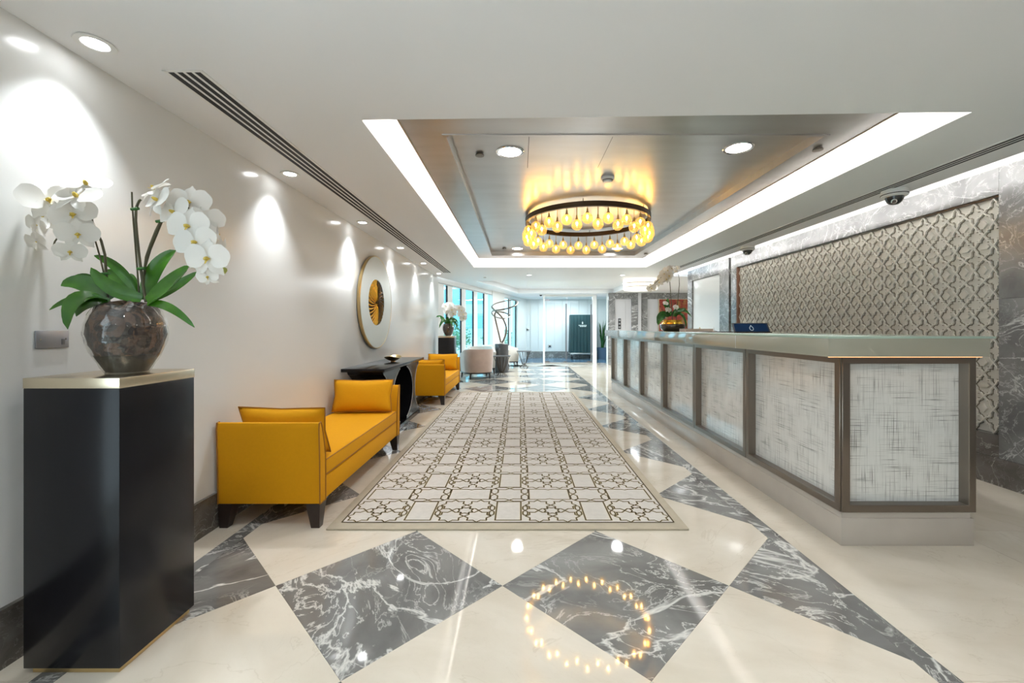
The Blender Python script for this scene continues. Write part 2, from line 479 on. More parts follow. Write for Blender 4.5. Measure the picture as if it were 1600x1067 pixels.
# cream pentagons between the half tiles along the border strip
pent_r = tile_mesh('cream_marble_tile', [(-D + g, 0), (0, -D + g), (D - SW - g, -SW), (D - SW - g, SW), (0, D - g)])
pent_l = tile_mesh('cream_marble_tile', [(D - g, 0), (0, D - g), (-D + SW + g, SW), (-D + SW + g, -SW), (0, -D + g)])
for j in range(-4, 11):
    cy = CY0 + 2 * D * j
    for cx in CX:
        put('grey_marble_tile', me_grey, M['grey_marble'], floor, (cx, cy, 0))
    put('cream_marble_tile', me_cream, M['cream'], floor, (CX[0] + D, cy + D, 0))
    put('cream_marble_tile', pent_r, M['cream'], floor, (CX[1] + D, cy + D, 0))
    put('cream_marble_tile', pent_l, M['cream'], floor, (CX[0] - D, cy + D, 0))
    put('grey_half_tile', tri_r, M['grey_marble'], floor, (XR, cy, 0))
    put('grey_half_tile', tri_l, M['grey_marble'], floor, (XL, cy, 0))
    put('grey_border_tile', strip_m, M['grey_marble'], floor, (XR, cy, 0))
    put('grey_border_tile', strip_l, M['grey_marble'], floor, (XL, cy, 0))
PY0, PY1 = CY0 - 9 * D, CY0 + 21 * D
# plain cream slabs around the pattern
def slab(x0, x1, y0, y1, mat='cream'):
    cx, cy = (x0 + x1) / 2, (y0 + y1) / 2
    MB().box(x0 - cx + g, x1 - cx - g, y0 - cy + g, y1 - cy - g, -.012, 0).build('cream_slab', M[mat], floor, loc=(cx, cy, 0))
y = PY0
while y < PY1 - .1:
    y2 = min(y + 2 * D, PY1)
    slab(-1.98, XL, y, y2)
    slab(XR, XR + 1.06, y, y2)
    slab(XR + 1.06, XR + 2.2, y, y2)
    if y > 9: slab(XR + 2.2, 6.5, y, y2)
    y = y2
slab(-1.98, 6.5, PY1, 14.4)
slab(-1.98, 3.9, BACK, PY0)
slab(-2.5, 6.5, 14.4, 17.1, 'vest_floor')

# ------------------------------------------------------------------ left wall
wall_left = struct('wall_left', MB().box(WL - .15, WL, .75, 9.45, 0, 2.9).box(WL - .15, WL, BACK, -2.4, 0, 2.9).box(WL - .15, WL, -2.4, .75, 0, .1).box(WL - .15, WL, -2.4, .75, 2.25, 2.9), M['wall_white'],
                   'long glossy white wall on the left washed by downlights', 'wall')
struct('baseboard_left', MB().box(WL, WL + .014, .75, 9.45, 0, .20).box(WL, WL + .02, .75, 9.45, .20, .212), M['brown_marble'],
            'dark veined marble baseboard along the white wall', 'baseboard')
struct('wall_back', MB().box(-2.0, 4.0, BACK - .15, BACK, 0, 2.9), M['plaster'], 'pale wall behind the viewer closing the hall', 'wall')
w3 = thing('added_fill_window', 'tall clear window added out of view in the left wall for daylight fill', 'window', (WL - .08, 0, 0), kind='structure')  # unseen window, added to brighten the hall
for k in range(4):
    MB().box(-.04, .04, -2.4 + k * 1.05 - .03, -2.4 + k * 1.05 + .03, .1, 2.25).build('mullion', M['white_metal'], w3)
for k in range(3):
    MB().box(-.004, .004, -2.37 + k * 1.05, -1.38 + k * 1.05, .1, 2.25).build('glass_pane', M['glass'], w3)
def portal(loc, rot, sx, sy):
    l = bpy.data.lights.new('window_portal', 'AREA'); l.shape = 'RECTANGLE'; l.size = sx; l.size_y = sy; l.cycles.is_portal = True
    o = bpy.data.objects.new('window_portal', l); COL.objects.link(o); o.location = loc; o.rotation_euler = rot
portal((WL - .3, -.82, 1.17), (0, R(-90), 0), 2.15, 3.15)

# ------------------------------------------------------------------ ceiling
TH = .06
c = MB()
def slab_c(poly, z0=ZC, z1=ZC + TH): c.prism(poly, 'z', z0, z1)
EDGE = 3.24                  # right edge of the ceiling, a light slot beside the marble wall
slab_c([(WL, BACK), (EDGE, BACK), (EDGE, OYR - .0243 * (EDGE - OX1)), (OX1, OYR), (OX0, OYL), (WL, OYL)])
slab_c([(WL, OYL), (OX0, OYL), (OX0, OY1), (WL, OY1)])
slab_c([(OX1, OYR), (EDGE, OYR - .0243 * (EDGE - OX1)), (EDGE, OY1), (OX1, OY1)])
# far part, around a shallow tray
T = [(-1.06, 10.1), (-.06, 13.7), (3.05, 13.7), (3.05, 10.1)]
O = [(WL, OY1), (win_x(16.9), 16.9), (6.6, 16.9), (6.6, OY1)]
slab_c([O[0], (EDGE, OY1), (EDGE, 9.3), (T[3][0], T[3][1]), T[0], (WL, 9.3)])
slab_c([(WL, 9.3), T[0], T[1], (win_x(14.4), 14.4)])
slab_c([T[1], T[2], (3.05, 14.4), (win_x(14.4), 14.4)])
slab_c([(T[3][0], T[3][1]), (EDGE, 9.3), (6.6, 9.3), (6.6, 14.4), (3.05, 14.4), T[2]])
slab_c([(win_x(14.4), 14.4), (6.6, 14.4), (6.6, 17), (win_x(17), 17)])
slab_c(T, ZC + .14, ZC + .2)
for i in range(4):
    a, b_ = Vector(T[i]), Vector(T[(i + 1) % 4]); n = Vector((b_.y - a.y, a.x - b_.x)).normalized() * -.03
    slab_c([a, b_, b_ + n, a + n], ZC + TH, ZC + .2)
# upstands round the main opening and the lid over it
ZV = 2.80
slab_c([(OX0 - .04, OYL), (OX0, OYL), (OX0, OY1), (OX0 - .04, OY1)], ZC + TH, ZV)
slab_c([(OX1, OYR), (OX1 + .04, OYR), (OX1 + .04, OY1), (OX1, OY1)], ZC + TH, ZV)
slab_c([(OX0, OYL), (OX1, OYR), (OX1, OYR - .04), (OX0, OYL - .04)], ZC + TH, ZV)
slab_c([(OX0 - .04, OY1), (OX1 + .04, OY1), (OX1 + .04, OY1 + .04), (OX0 - .04, OY1 + .04)], ZC + TH, ZV)
slab_c([(OX0 - .04, 2.1), (OX1 + .04, 2.1), (OX1 + .04, OY1 + .04), (OX0 - .04, OY1 + .04)], ZV, ZV + .04)
# lid over the light slot at the right wall
slab_c([(EDGE - .3, BACK), (WR + .36, BACK), (WR + .36, 9.3), (EDGE - .3, 9.3)], 2.62, 2.68)
slab_c([(EDGE - .3, BACK), (EDGE - .24, BACK), (EDGE - .24, 9.3), (EDGE - .3, 9.3)], ZC + TH, 2.62)
ceiling = struct('ceiling', c, M['ceil'], 'smooth pale ceiling with a lit recessed opening', 'ceiling')

# the floating silver-leaf raft inside the opening
gap = .115
RX0, RX1, RY0, RY1 = OX0 + gap, OX1 - gap, 2.39, OY1 - gap
IX0, IX1, IY0, IY1 = -.505, 2.05, 2.80, 7.45
ZR, ZP = 2.485, 2.55
rb = MB()
for (a0, a1, b0, b1) in ((RX0, IX0, RY0, RY1), (IX1, RX1, RY0, RY1), (IX0, IX1, RY0, IY0), (IX0, IX1, IY1, RY1)):
    rb.box(a0, a1, b0, b1, ZR, ZP + .03)
rb.build('raft_border', M['silver'], ceiling)
MB().box(IX0, IX1, IY0, IY1, ZP, ZP + .03).build('raft_panel', M['silver'], ceiling)
e = MB(); w = .012
e.box(RX0 - w, RX0, RY0, RY1, ZR - .004, ZR + .05).box(RX1, RX1 + w, RY0, RY1, ZR - .004, ZR + .05)
e.box(RX0 - w, RX1 + w, RY1, RY1 + w, ZR - .004, ZR + .05).box(RX0 - w, RX1 + w, RY0 - w, RY0, ZR - .004, ZR + .05)
e.build('raft_edge_trim', M['raft_edge'], ceiling)
e = MB(); w = .012
e.box(IX0 - w, IX0 + w, IY0, IY1, ZR - .006, ZR + .006).box(IX1 - w, IX1 + w, IY0, IY1, ZR - .006, ZR + .006)
e.box(IX0 - w, IX1 + w, IY1 - w, IY1 + w, ZR - .006, ZR + .006).box(IX0 - w, IX1 + w, IY0 - w, IY0 + w, ZR - .006, ZR + .006)
e.build('raft_step_bead', M['silver'], ceiling)
# access hatch: a slightly proud flap with an open joint round it
hx0, hx1, hy0, hy1 = .068, .655, 2.95, 3.54
h = MB().box(hx0 - .004, hx1 + .004, hy0 - .004, hy1 + .004, ZP - .0015, ZP)
h.build('hatch_joint', M['dark_slot'], ceiling)
MB().box(hx0, hx1, hy0, hy1, ZP - .003, ZP - .0015).build('access_hatch', M['silver'], ceiling)
# led strips lying on the raft, shining on the upstands
led = MB(); za, zb = ZR + .02, ZR + .04; w = .012
led.box(RX0 - w - .006, RX0 - w, RY0, RY1, za, zb).box(RX1 + w, RX1 + w + .006, RY0, RY1, za, zb)
led.box(RX0, RX1, RY1 + w, RY1 + w + .006, za, zb).box(RX0, RX1, RY0 - w - .006, RY0 - w, za, zb)
tag(led.build('cove_light_strip', M['led']), 'warm white light strip hidden behind the edge of the silver ceiling panel', 'light strip')
# led strip on the ceiling edge beside the marble wall
tag(MB().box(EDGE - .06, EDGE - .02, BACK + .1, 9.0, ZC + TH, ZC + TH + .015).build('wall_light_strip', M['led_wall']),
    'white light strip hidden in the slot above the grey marble wall', 'light strip')

# ------------------------------------------------------------------ right wall: marble frame, carved niche, white bay
WT = 4.0
wr = MB().box(WR + .12, WT, BACK, 9.1, 0, 2.9)
wall_right = struct('wall_right', wr, M['plaster'], 'right wall clad in grey marble around a carved stone panel', 'wall')
NY0, NY1, NZ0, NZ1 = 3.19, 7.06, .383, 2.215
ZM = 2.42
def mslab(y0, y1, z0, z1, name='marble_slab', x0=WR, mat='wall_marble'):
    cy, cz = (y0 + y1) / 2, (z0 + z1) / 2
    MB().box(x0, WR + .12, y0 - cy + g, y1 - cy - g, z0 - cz + g, z1 - cz - g).build(name, M[mat], wall_right, loc=(0, cy, cz))
mslab(NY0, 5.1, NZ1, ZM); mslab(5.1, NY1, NZ1, ZM)
mslab(NY0, 5.1, 0, NZ0, mat='brown_marble'); mslab(5.1, NY1, 0, NZ0, mat='brown_marble')
for y0 in (BACK, -1.4, -.2, 1.0, 2.1):
    y1 = {BACK: -1.4, -1.4: -.2, -.2: 1.0, 1.0: 2.1, 2.1: NY0}[y0]
    mslab(y0, y1, 0, 1.42); mslab(y0, y1, 1.42, ZM)
mslab(NY1, 7.23, 0, ZM)
mslab(7.31, 7.65, 0, ZM); mslab(8.88, 9.1, 0, ZM); mslab(7.65, 8.88, 2.19, ZM)
MB().box(WR + .06, WR + .12, 7.23, 7.31, 0, ZM).build('shadow_gap', M['dark_bronze'], wall_right)
MB().box(WR + .004, WR + .12, NY1 - .02, NY1 - .001, NZ0, NZ1).build('niche_reveal', plain('copper_brown_reveal', (.20, .10, .06), .4), wall_right)
MB().box(WR + .03, WR + .12, NY0, NY1, NZ1 - .012, NZ1 - .001).build('niche_soffit', M['bronze'], wall_right)
d1 = struct('door_1', MB().box(WR + .03, WR + .12, 7.655, 8.875, 0, 2.185), M['white_panel'], 'plain white panel set in a grey marble frame', 'panel')
struct('baseboard_right', MB().box(WR - .014, WR, BACK, NY1, 0, .20).box(WR - .02, WR, BACK, NY1, .20, .212), M['brown_marble'],
       'dark marble baseboard under the carved stone panel', 'baseboard')
PX = WR + .055               # face of the carved background
panel = MB().box(PX, WR + .12, NY0 + .001, NY1 - .021, NZ0 + .001, NZ1 - .013).build('carved_panel', M['carved_ground'], wall_right)
NCOL = 27; NROW = 10
pu = (NY1 - .02 - NY0) / NCOL; pv = (NZ1 - .013 - NZ0) / NROW
def strap_mesh(name, kind, w=.0095, hgt=.018):
    q = [(0, .5), (.155, .33), (.155, .20), (.22, .20), (.22, .145), (.34, .145), (.5, 0)]
    if kind == 1:            # rounder lower half
        q = [(0, .5), (.155, .33), (.155, .25), (.30, .25), (.30, .145), (.36, .145), (.5, 0)]
    loop = []
    for sx, sy, rev in ((1, 1, 0), (1, -1, 1), (-1, -1, 0), (-1, 1, 1)):
        s_ = [(x * sx, y_ * sy) for x, y_ in q]
        if rev: s_.reverse()
        loop += s_[:-1]
    pts = [Vector((x * pu, y_ * pv)) for x, y_ in loop]
    n = len(pts); b = MB()
    ins = []; outs = []
    for i in range(n):
        a, p, c_ = pts[i - 1], pts[i], pts[(i + 1) % n]
        d1_, d2_ = (p - a).normalized(), (c_ - p).normalized()
        n1, n2 = Vector((-d1_.y, d1_.x)), Vector((-d2_.y, d2_.x))
        m_ = (n1 + n2); m_ = m_ / max(.35, m_.length_squared) * 2
        ins.append(p + m_ * w * .5); outs.append(p - m_ * w * .5)
    vs_ = [(0, p.x, p.y) for p in ins] + [(0, p.x, p.y) for p in outs] + [(-hgt, p.x, p.y) for p in ins] + [(-hgt, p.x, p.y) for p in outs]
    fs_ = []
    for i in range(n):
        j = (i + 1) % n
        fs_ += [(2*n+i, 2*n+j, 3*n+j, 3*n+i), (i, j, 2*n+j, 2*n+i), (n+i, 3*n+i, 3*n+j, n+j)]
    b.add(vs_, fs_)
    me_ = b.mesh(name)
    return me_
def groove_shade_mesh(name, kind):
    "flat dark band that paints recess shade on both sides of a strap"
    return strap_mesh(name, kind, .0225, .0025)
sm = [strap_mesh('quatrefoil_strap', 0), strap_mesh('quatrefoil_strap', 1)]
gm = [groove_shade_mesh('quatrefoil_shade', 0), groove_shade_mesh('quatrefoil_shade', 1)]
a_, b_ = .19 * pu, .19 * pv
dm = MB().prism([(-a_, 0), (0, -b_), (a_, 0), (0, b_)], 'x', 0, -.014).mesh('raised_diamond')
a_, b_ = .30 * pu, .10 * pv
hm = MB().prism([(-a_, 0), (-a_ * .6, -b_), (a_ * .6, -b_), (a_, 0), (a_ * .6, b_), (-a_ * .6, b_)], 'x', 0, -.014).mesh('raised_lozenge')
for r_ in range(NROW):
    for q_ in range(NCOL):
        yy, zz = NY0 + (q_ + .5) * pu, NZ0 + (r_ + .5) * pv
        put('quatrefoil_strap', sm[1 if r_ % 3 == 2 else 0], M['strap'], panel, (PX, yy, zz))
        put('quatrefoil_shade', gm[1 if r_ % 3 == 2 else 0], M['groove_shade'], panel, (PX, yy, zz))
        if q_ < NCOL - 1 and r_ < NROW - 1:
            lz = r_ % 3 == 1
            put('raised_lozenge' if lz else 'raised_diamond', hm if lz else dm, M['carved'], panel, (PX, yy + pu / 2, zz + pv / 2))

# ------------------------------------------------------------------ far lobby: lift wall
EYW = 13.6
lift = struct('wall_far', MB().box(2.9, 6.6, EYW + .12, EYW + .3, 0, 2.5), M['plaster'], 'grey marble lift wall at the far end of the lobby', 'wall')
def fslab(x0, x1, z0, z1, y0=EYW):
    cx, cz = (x0 + x1) / 2, (z0 + z1) / 2
    MB().box(x0 - cx + g, x1 - cx - g, y0, EYW + .12, z0 - cz + g, z1 - cz - g).build('marble_slab', M['wall_marble'], lift, loc=(cx, 0, cz))
fslab(2.88, 3.09, 0, 2.33); fslab(3.63, 3.83, 0, 2.33); fslab(3.09, 3.63, 2.13, 2.33)
fslab(3.93, 4.14, 0, 2.33); fslab(4.14, 6.6, 2.13, 2.33)
MB().box(3.83, 3.93, EYW - .03, EYW + .12, 0, 2.33).build('pale_pilaster', M['elev'], lift)
struct('door_2', MB().box(3.09, 3.44, EYW + .05, EYW + .09, 0, 2.13).box(3.444, 3.63, EYW + .06, EYW + .1, 0, 2.13), M['elev'], 'pale lift door with a black call panel', 'lift door')
struct('door_3', MB().box(4.14, 4.60, EYW + .05, EYW + .09, 0, 2.13).box(4.604, 6.6, EYW + .06, EYW + .1, 0, 2.13), M['elev'], 'grey recessed lift door beside the red painting', 'lift door')
cp = thing('lift_call_panel', 'black call panel with three buttons on the lift door', 'call panel', (3.245, EYW + .05, 1.16))
MB().box(-.045, .045, -.012, 0, 0, .34).build('plate', M['black'], cp, bevel=.003)
for kz in (.03, .14, .25):
    MB().box(-.028, .028, -.018, -.012, kz, kz + .06).build('button', plain('pale_button', (.35, .35, .36), .3, .6), cp)
pt = thing('wall_painting', 'red and orange abstract painting at the lift lobby', 'painting', (5.0, EYW + .05, 1.1))
MB().box(-.48, .48, -.03, 0, 0, 1.02).build('canvas', M['painting'], pt)
fr = MB().box(-.5, -.48, -.04, 0, -.02, 1.04).box(.48, .5, -.04, 0, -.02, 1.04).box(-.48, .48, -.04, 0, -.02, 0).box(-.48, .48, -.04, 0, 1.02, 1.04)
fr.build('frame', M['pale_gold'], pt)
struct('wall_lobby', MB().box(6.6, 6.75, 9.0, 14, 0, 2.9).box(WT, 6.75, 8.95, 9.1, 0, 2.9), M['plaster'], 'plain wall closing the lift lobby', 'wall')

# ------------------------------------------------------------------ glass storefront and vestibule
GY = 14.4
vb = struct('wall_vestibule', MB().box(-.3, 4.0, 16.75, 16.9, 0, 2.5).box(3.7, 3.85, GY + .1, 16.75, 0, 2.5), M['plaster'], 'white panelled wall of the entrance vestibule', 'wall')
xs = [.02, .42, .74, 1.06, 1.38, 1.70, 2.02, 2.36, 2.7, 3.1, 3.7]
for i in range(len(xs) - 1):
    MB().box(xs[i] + .006, xs[i + 1] - .006, 16.72, 16.75, .26, 2.33).build('wall_panel', M['white_panel'], vb)
MB().box(-.1, 3.7, 16.70, 16.75, 0, .25).build('skirting', M['wall_marble'], vb)
for (px_, py_) in ((824, 515), (859, 541)):
    p_ = at(px_, py_, 16.72)
    o = thing('switch_plate', 'small grey switch plate high on the vestibule wall' if py_ < 530 else 'small grey socket plate low on the vestibule wall', 'switch', (p_.x, 16.72, p_.z))
    MB().box(-.07, .07, -.012, 0, -.06, .06).build('plate', M['steel'], o, bevel=.004)
    MB().box(-.03, .03, -.018, -.012, -.03, .03).build('rocker', M['black'], o)
sf = thing('window_1', 'frameless glass entrance wall with white posts at the far end', 'glass wall', (0, GY, 0), kind='structure')
for x0, x1 in ((.80, .86), (2.50, 2.63), (2.98, 3.06)):
    MB().box(x0, x1, -.05, .05, 0, ZC).build('post', M['white_metal'], sf)
MB().box(.86, 2.5, -.02, .02, 2.27, ZC).build('header', M['white_metal'], sf)
for x0, x1 in ((win_x(GY) + .1, .80), (.86, 1.60), (1.64, 2.48), (2.63, 2.98)):
    MB().box(x0, x1, -.006, .006, .015, 2.26).build('glass_pane', M['glass'], sf)
MB().box(.86, 2.5, -.02, .02, 0, .012).build('threshold', M['steel'], sf)
def patch(x0, x1, z0, z1): MB().box(x0, x1, -.016, .016, z0, z1).build('patch_fitting', M['dark_steel'], sf)
patch(.86, 1.03, 2.12, 2.18); patch(.86, 1.03, .012, .06); patch(1.50, 1.62, .012, .06); patch(2.3, 2.48, .012, .06)
for x_, z0, z1 in ((1.585, .10, 2.02), (2.44, .08, 2.0)):
    MB().tube([(x_, -.06, z0), (x_, -.06, z1)], .022, 10).build('door_pull', M['dark_steel'], sf, smooth=True)
    MB().tube([(x_, -.06, z0 + .3), (x_, -.006, z0 + .3)], .01, 8).tube([(x_, -.06, z1 - .3), (x_, -.006, z1 - .3)], .01, 8).build('pull_bracket', M['steel'], sf)

# ------------------------------------------------------------------ slanting window wall
wn = thing('window_2', 'tall slanted window wall with dark mullions and white fins', 'window', (0, 0, 0), kind='structure')
dirv = Vector((.29, 1.0)).normalized(); nrm = Vector((dirv.y, -dirv.x))   # towards the room
def wbox(y0, y1, d0, d1, z0, z1):
    p0 = Vector((win_x(y0), y0)); p1 = Vector((win_x(y1), y1))
    return MB().prism([p0 + nrm * d0, p1 + nrm * d0, p1 + nrm * d1, p0 + nrm * d1], 'z', z0, z1)
mull = [9.21, 9.99, 10.77, 11.55, 12.33]
for y_ in mull[1:] + [14.64, 15.47]:
    wbox(y_ - .02, y_ + .02, -.05, -.02, .02, 2.2).build('mullion', M['black'], wn)
    wbox(y_ + .02, y_ + .27, -.03, -.015, .02, 2.22).build('white_fin', M['white_metal'], wn)
wbox(9.3, 9.75, -.06, .02, 0, ZC).build('white_fin', M['white_metal'], wn)
for y0 in mull + [13.95, 14.64]:
    y1 = {9.21: 9.99, 12.33: 12.85, 13.95: 14.64, 14.64: 15.5}.get(y0, y0 + .78)
    wbox(max(9.45, y0), y1, -.045, -.035, .02, 2.22).build('glass_pane', M['tinted'], wn)
wbox(12.85, 13.95, -.1, .06, 0, ZC).build('white_column', M['plaster'], wn)
wbox(15.5, 16.9, -.1, .02, 0, ZC).build('white_column', M['plaster'], wn)
wbox(9.3, 15.9, -.07, .03, 2.2, ZC + .1).build('head_rail', M['white_metal'], wn)
wbox(9.3, 15.9, .03, .036, 2.21, 2.216).build('shadow_line', M['dark_slot'], wn)
wbox(9.3, 15.9, -.07, .03, 0, .08).build('sill', M['white_metal'], wn)

pm_ = Vector((win_x(12.6), 12.6)) - nrm * .3
portal((pm_.x, pm_.y, 1.15), (R(90), 0, math.atan2(nrm.y, nrm.x) + R(90) + R(180)), 6.4, 2.3)
# outside
struct('ground_outside', MB().box(-60, 40, 3, 120, -.3, -.1), M['outside_ground'], 'pale paving outside the windows', 'ground')
tw = thing('office_tower', 'pale blue office tower seen through the windows', 'building', (-14, 62, -.1))
MB().box(-9, 9, 0, 10, 0, 34).build('facade', M['tower'], tw)
for fl in range(9):
    MB().box(-8.6, 8.6, -.06, 0, 1.2 + fl * 3.6, 3.4 + fl * 3.6).build('window_band', M['tower_glass'], tw)
def shrub(loc, rad, hgt, label, seed):
    r = random.Random(seed)
    o = thing('shrub', label, 'shrub', loc, group='shrubs outside the windows')
    b = MB()
    for i in range(520):
        th = r.uniform(0, 2 * PI); ph = math.acos(r.uniform(-.6, 1)); rr = rad * r.uniform(.55, 1)
        p = Vector((rr * math.sin(ph) * math.cos(th), rr * math.sin(ph) * math.sin(th), hgt * .55 + hgt * .45 * math.cos(ph) * r.uniform(.6, 1)))
        u = Vector((r.uniform(-1, 1), r.uniform(-1, 1), r.uniform(-.4, 1))).normalized(); v = u.orthogonal().normalized()
        s = r.uniform(.05, .10)
        b.add([p, p + u * s + v * s * .4, p + u * 2 * s, p + u * s - v * s * .4], [(0, 1, 2, 3)])
    b.build('foliage', M['foliage'], o)
    MB().tube([(0, 0, 0), (.02, 0, hgt * .6)], .03, 6).build('trunk', M['dark_wood'], o)
for i, (x_, y_, r_, h_, l_) in enumerate(((-4.6, 16.5, .8, 1.5, 'tall leafy shrub outside the window nearest the orchid'), (-2.9, 17.5, .7, 1.2, 'low rounded shrub outside the middle windows'),
                          (-3.0, 19.6, .8, 1.5, 'leafy shrub outside behind the low rounded shrub'), (-1.0, 19.5, .8, 1.3, 'leafy shrub outside the window beside the white column'))):
    shrub((x_, y_, -.1), r_, h_, l_, 40 + i)

# ------------------------------------------------------------------ lamps in the ceiling
def spot(parent, loc, energy, size, blend, col, rad=.03, rot=(0, 0, 0)):
    l = bpy.data.lights.new('lamp_light', 'SPOT')
    l.energy = energy; l.spot_size = R(size); l.spot_blend = blend; l.color = col; l.shadow_soft_size = rad
    o = bpy.data.objects.new('lamp_light', l); COL.objects.link(o); o.parent = parent; o.location = loc; o.rotation_euler = rot
    return o
me_trim = MB().lathe([(.040, 0), (.062, 0), (.066, -.004), (.064, -.007), (.044, -.006), (.040, -.002)], 28, closed=True).mesh('trim_ring', True)
me_lens = MB().lathe([(.0, -.0045), (.040, -.004)], 28).mesh('lens', True)
wall_names = ['nearest', 'second', 'third', 'fourth', 'fifth', 'last']
for i, y_ in enumerate([1.667, 3.08, 4.50, 5.93, 7.36, 8.75]):
    lab = ['large-looking recessed downlight above the near orchid', 'small recessed downlight above the near yellow bench', 'small recessed downlight before the round wall disc',
           'small recessed downlight just past the round wall disc', 'small recessed downlight above the far yellow bench', 'small recessed downlight above the far orchid pedestal'][i]
    t = thing('recessed_downlight', lab, 'downlight', (-1.685, y_, ZC), group='downlights along the white wall')
    put('trim_ring', me_trim, M['white_metal'], t); put('lens', me_lens, M['lens_small'], t)
    spot(t, (0, 0, -.02), LV['wall_spot'], 92, 1.0, (.92, .97, 1.0), .03)
me_trim2 = MB().lathe([(.085, 0), (.105, 0), (.108, -.004), (.104, -.008), (.088, -.006), (.085, -.002)], 32, closed=True).mesh('trim_ring', True)
me_lens2 = MB().lathe([(.0, -.004), (.085, -.004)], 32).mesh('lens', True)
for (x_, y_, lab) in ((-.074, 3.22, 'big round downlight in the silver ceiling left of the hatch'), (1.64, 3.15, 'big round downlight in the silver ceiling right of the hatch'),
                      (-.04, 7.15, 'round downlight at the far left end of the silver ceiling'), (1.66, 7.15, 'round downlight at the far right end of the silver ceiling')):
    t = thing('ceiling_downlight', lab, 'downlight', (x_, y_, ZP), group='downlights in the silver ceiling')
    put('trim_ring', me_trim2, M['chrome'], t); put('lens', me_lens2, M['lens'], t)
    spot(t, (0, 0, -.02), LV['raft_down'], 140, .8, (.95, .98, 1), .08)
for i, (x_, y_) in enumerate(((-.6, .2), (.9, .2), (2.4, .2), (-.6, -1.5), (.9, -1.5), (2.4, -1.5))):  # unseen downlights, added to lift the light level
    t = thing('ceiling_downlight', ['left added fill downlight of the row over the viewer', 'middle added fill downlight of the row over the viewer', 'right added fill downlight of the row over the viewer', 'left added fill downlight of the row nearest the back wall', 'middle added fill downlight of the row nearest the back wall', 'right added fill downlight of the row nearest the back wall'][i], 'downlight', (x_, y_, ZC), group='added fill downlights behind the viewer')
    put('trim_ring', me_trim2, M['chrome'], t); put('lens', me_lens2, M['lens'], t)
    spot(t, (0, 0, -.02), LV['back_fill'], 150, .8, (.96, .98, 1), .08)
for i, (x_, y_, lab) in enumerate(((.2, 9.0, 'small downlight in the ceiling just beyond the lit opening, left'), (2.2, 9.0, 'small downlight in the ceiling just beyond the lit opening, right'),
                         (3.4, 11.5, 'small downlight before the left lift door'), (5.0, 11.5, 'small downlight before the painting'))):
    t = thing('ceiling_downlight', lab, 'downlight', (x_, y_, ZC), group='downlights in the far lobby ceiling')
    put('trim_ring', me_trim, M['white_metal'], t); put('lens', me_lens, M['lens'], t)
    spot(t, (0, 0, -.02), LV['lobby'], 150, .8, (.93, .97, 1.0), .05)
def panel_light(name, label, loc, sx, sy, energy, col):
    t = thing(name, label, 'ceiling lamp', loc)
    MB().box(-sx / 2, sx / 2, -sy / 2, sy / 2, -.02, 0).build('lamp_housing', M['white_metal'], t)
    l = bpy.data.lights.new('panel_light', 'AREA'); l.shape = 'RECTANGLE'; l.size = sx; l.size_y = sy; l.energy = energy; l.color = col
    o = bpy.data.objects.new('panel_light', l); COL.objects.link(o); o.parent = t; o.location = (0, 0, -.025)
panel_light('vestibule_lamp', 'flat white ceiling lamp in the vestibule', (1.7, 15.6, ZC), 1.6, .5, LV['vest'], (.86, .94, 1))
panel_light('tray_lamp', 'flat white ceiling lamp in the lobby ceiling tray', (1.3, 11.9, ZC + .14), 2.2, 1.6, LV['lobby_area'], (.90, .96, 1))

# drum ceiling lamp of the lift lobby
dl = thing('drum_ceiling_lamp', 'round glowing drum ceiling lamp near the lift doors', 'ceiling lamp', (2.8, 9.75, ZC))
MB().lathe([(.36, -.02), (.385, -.02), (.385, -.24), (.36, -.26), (.0, -.26)], 40).build('lamp_shade', M['frosted'], dl, smooth=True)
MB().lathe([(.387, -.10), (.391, -.10), (.391, -.112), (.387, -.112)], 40, closed=True).build('band', M['pale_gold'], dl)
MB().lathe([(.387, -.19), (.391, -.19), (.391, -.20), (.387, -.20)], 40, closed=True).build('band', M['pale_gold'], dl)
MB().lathe([(.0, 0), (.30, 0), (.30, -.02), (.0, -.02)], 32).build('mount', M['white_metal'], dl)

# slot air diffusers
def slot_diffuser(label, x0, x1, y0, y1, n):
    t = thing('slot_diffuser', label, 'air diffuser', (x0, y0, ZC))
    W = x1 - x0; Lh = y1 - y0
    MB().box(0, W, 0, Lh, -.0022, 0).build('dark_backing', M['dark_slot'], t)
    pitch = W / n; bw = pitch * .32
    MB().box(-.012, bw * .35, -.012, Lh + .012, -.0032, 0).build('blade', M['white_metal'], t)
    for i in range(1, n):
        MB().box(i * pitch - bw / 2, i * pitch + bw / 2, 0, Lh, -.0032, -.0022).build('blade', M['white_metal'], t)
    MB().box(W - bw * .35, W + .012, -.012, Lh + .012, -.0032, 0).build('blade', M['white_metal'], t)
    MB().box(0, W, -.012, 0, -.0032, 0).build('end_cap', M['white_metal'], t); MB().box(0, W, Lh, Lh + .012, -.0032, 0).build('end_cap', M['white_metal'], t)
slot_diffuser('long four-slot air diffuser in the ceiling along the white wall', -1.558, -1.405, 1.853, 8.62, 4)
slot_diffuser('long narrow air diffuser in the ceiling along the marble wall', 2.93, 3.03, .6, 7.89, 3)

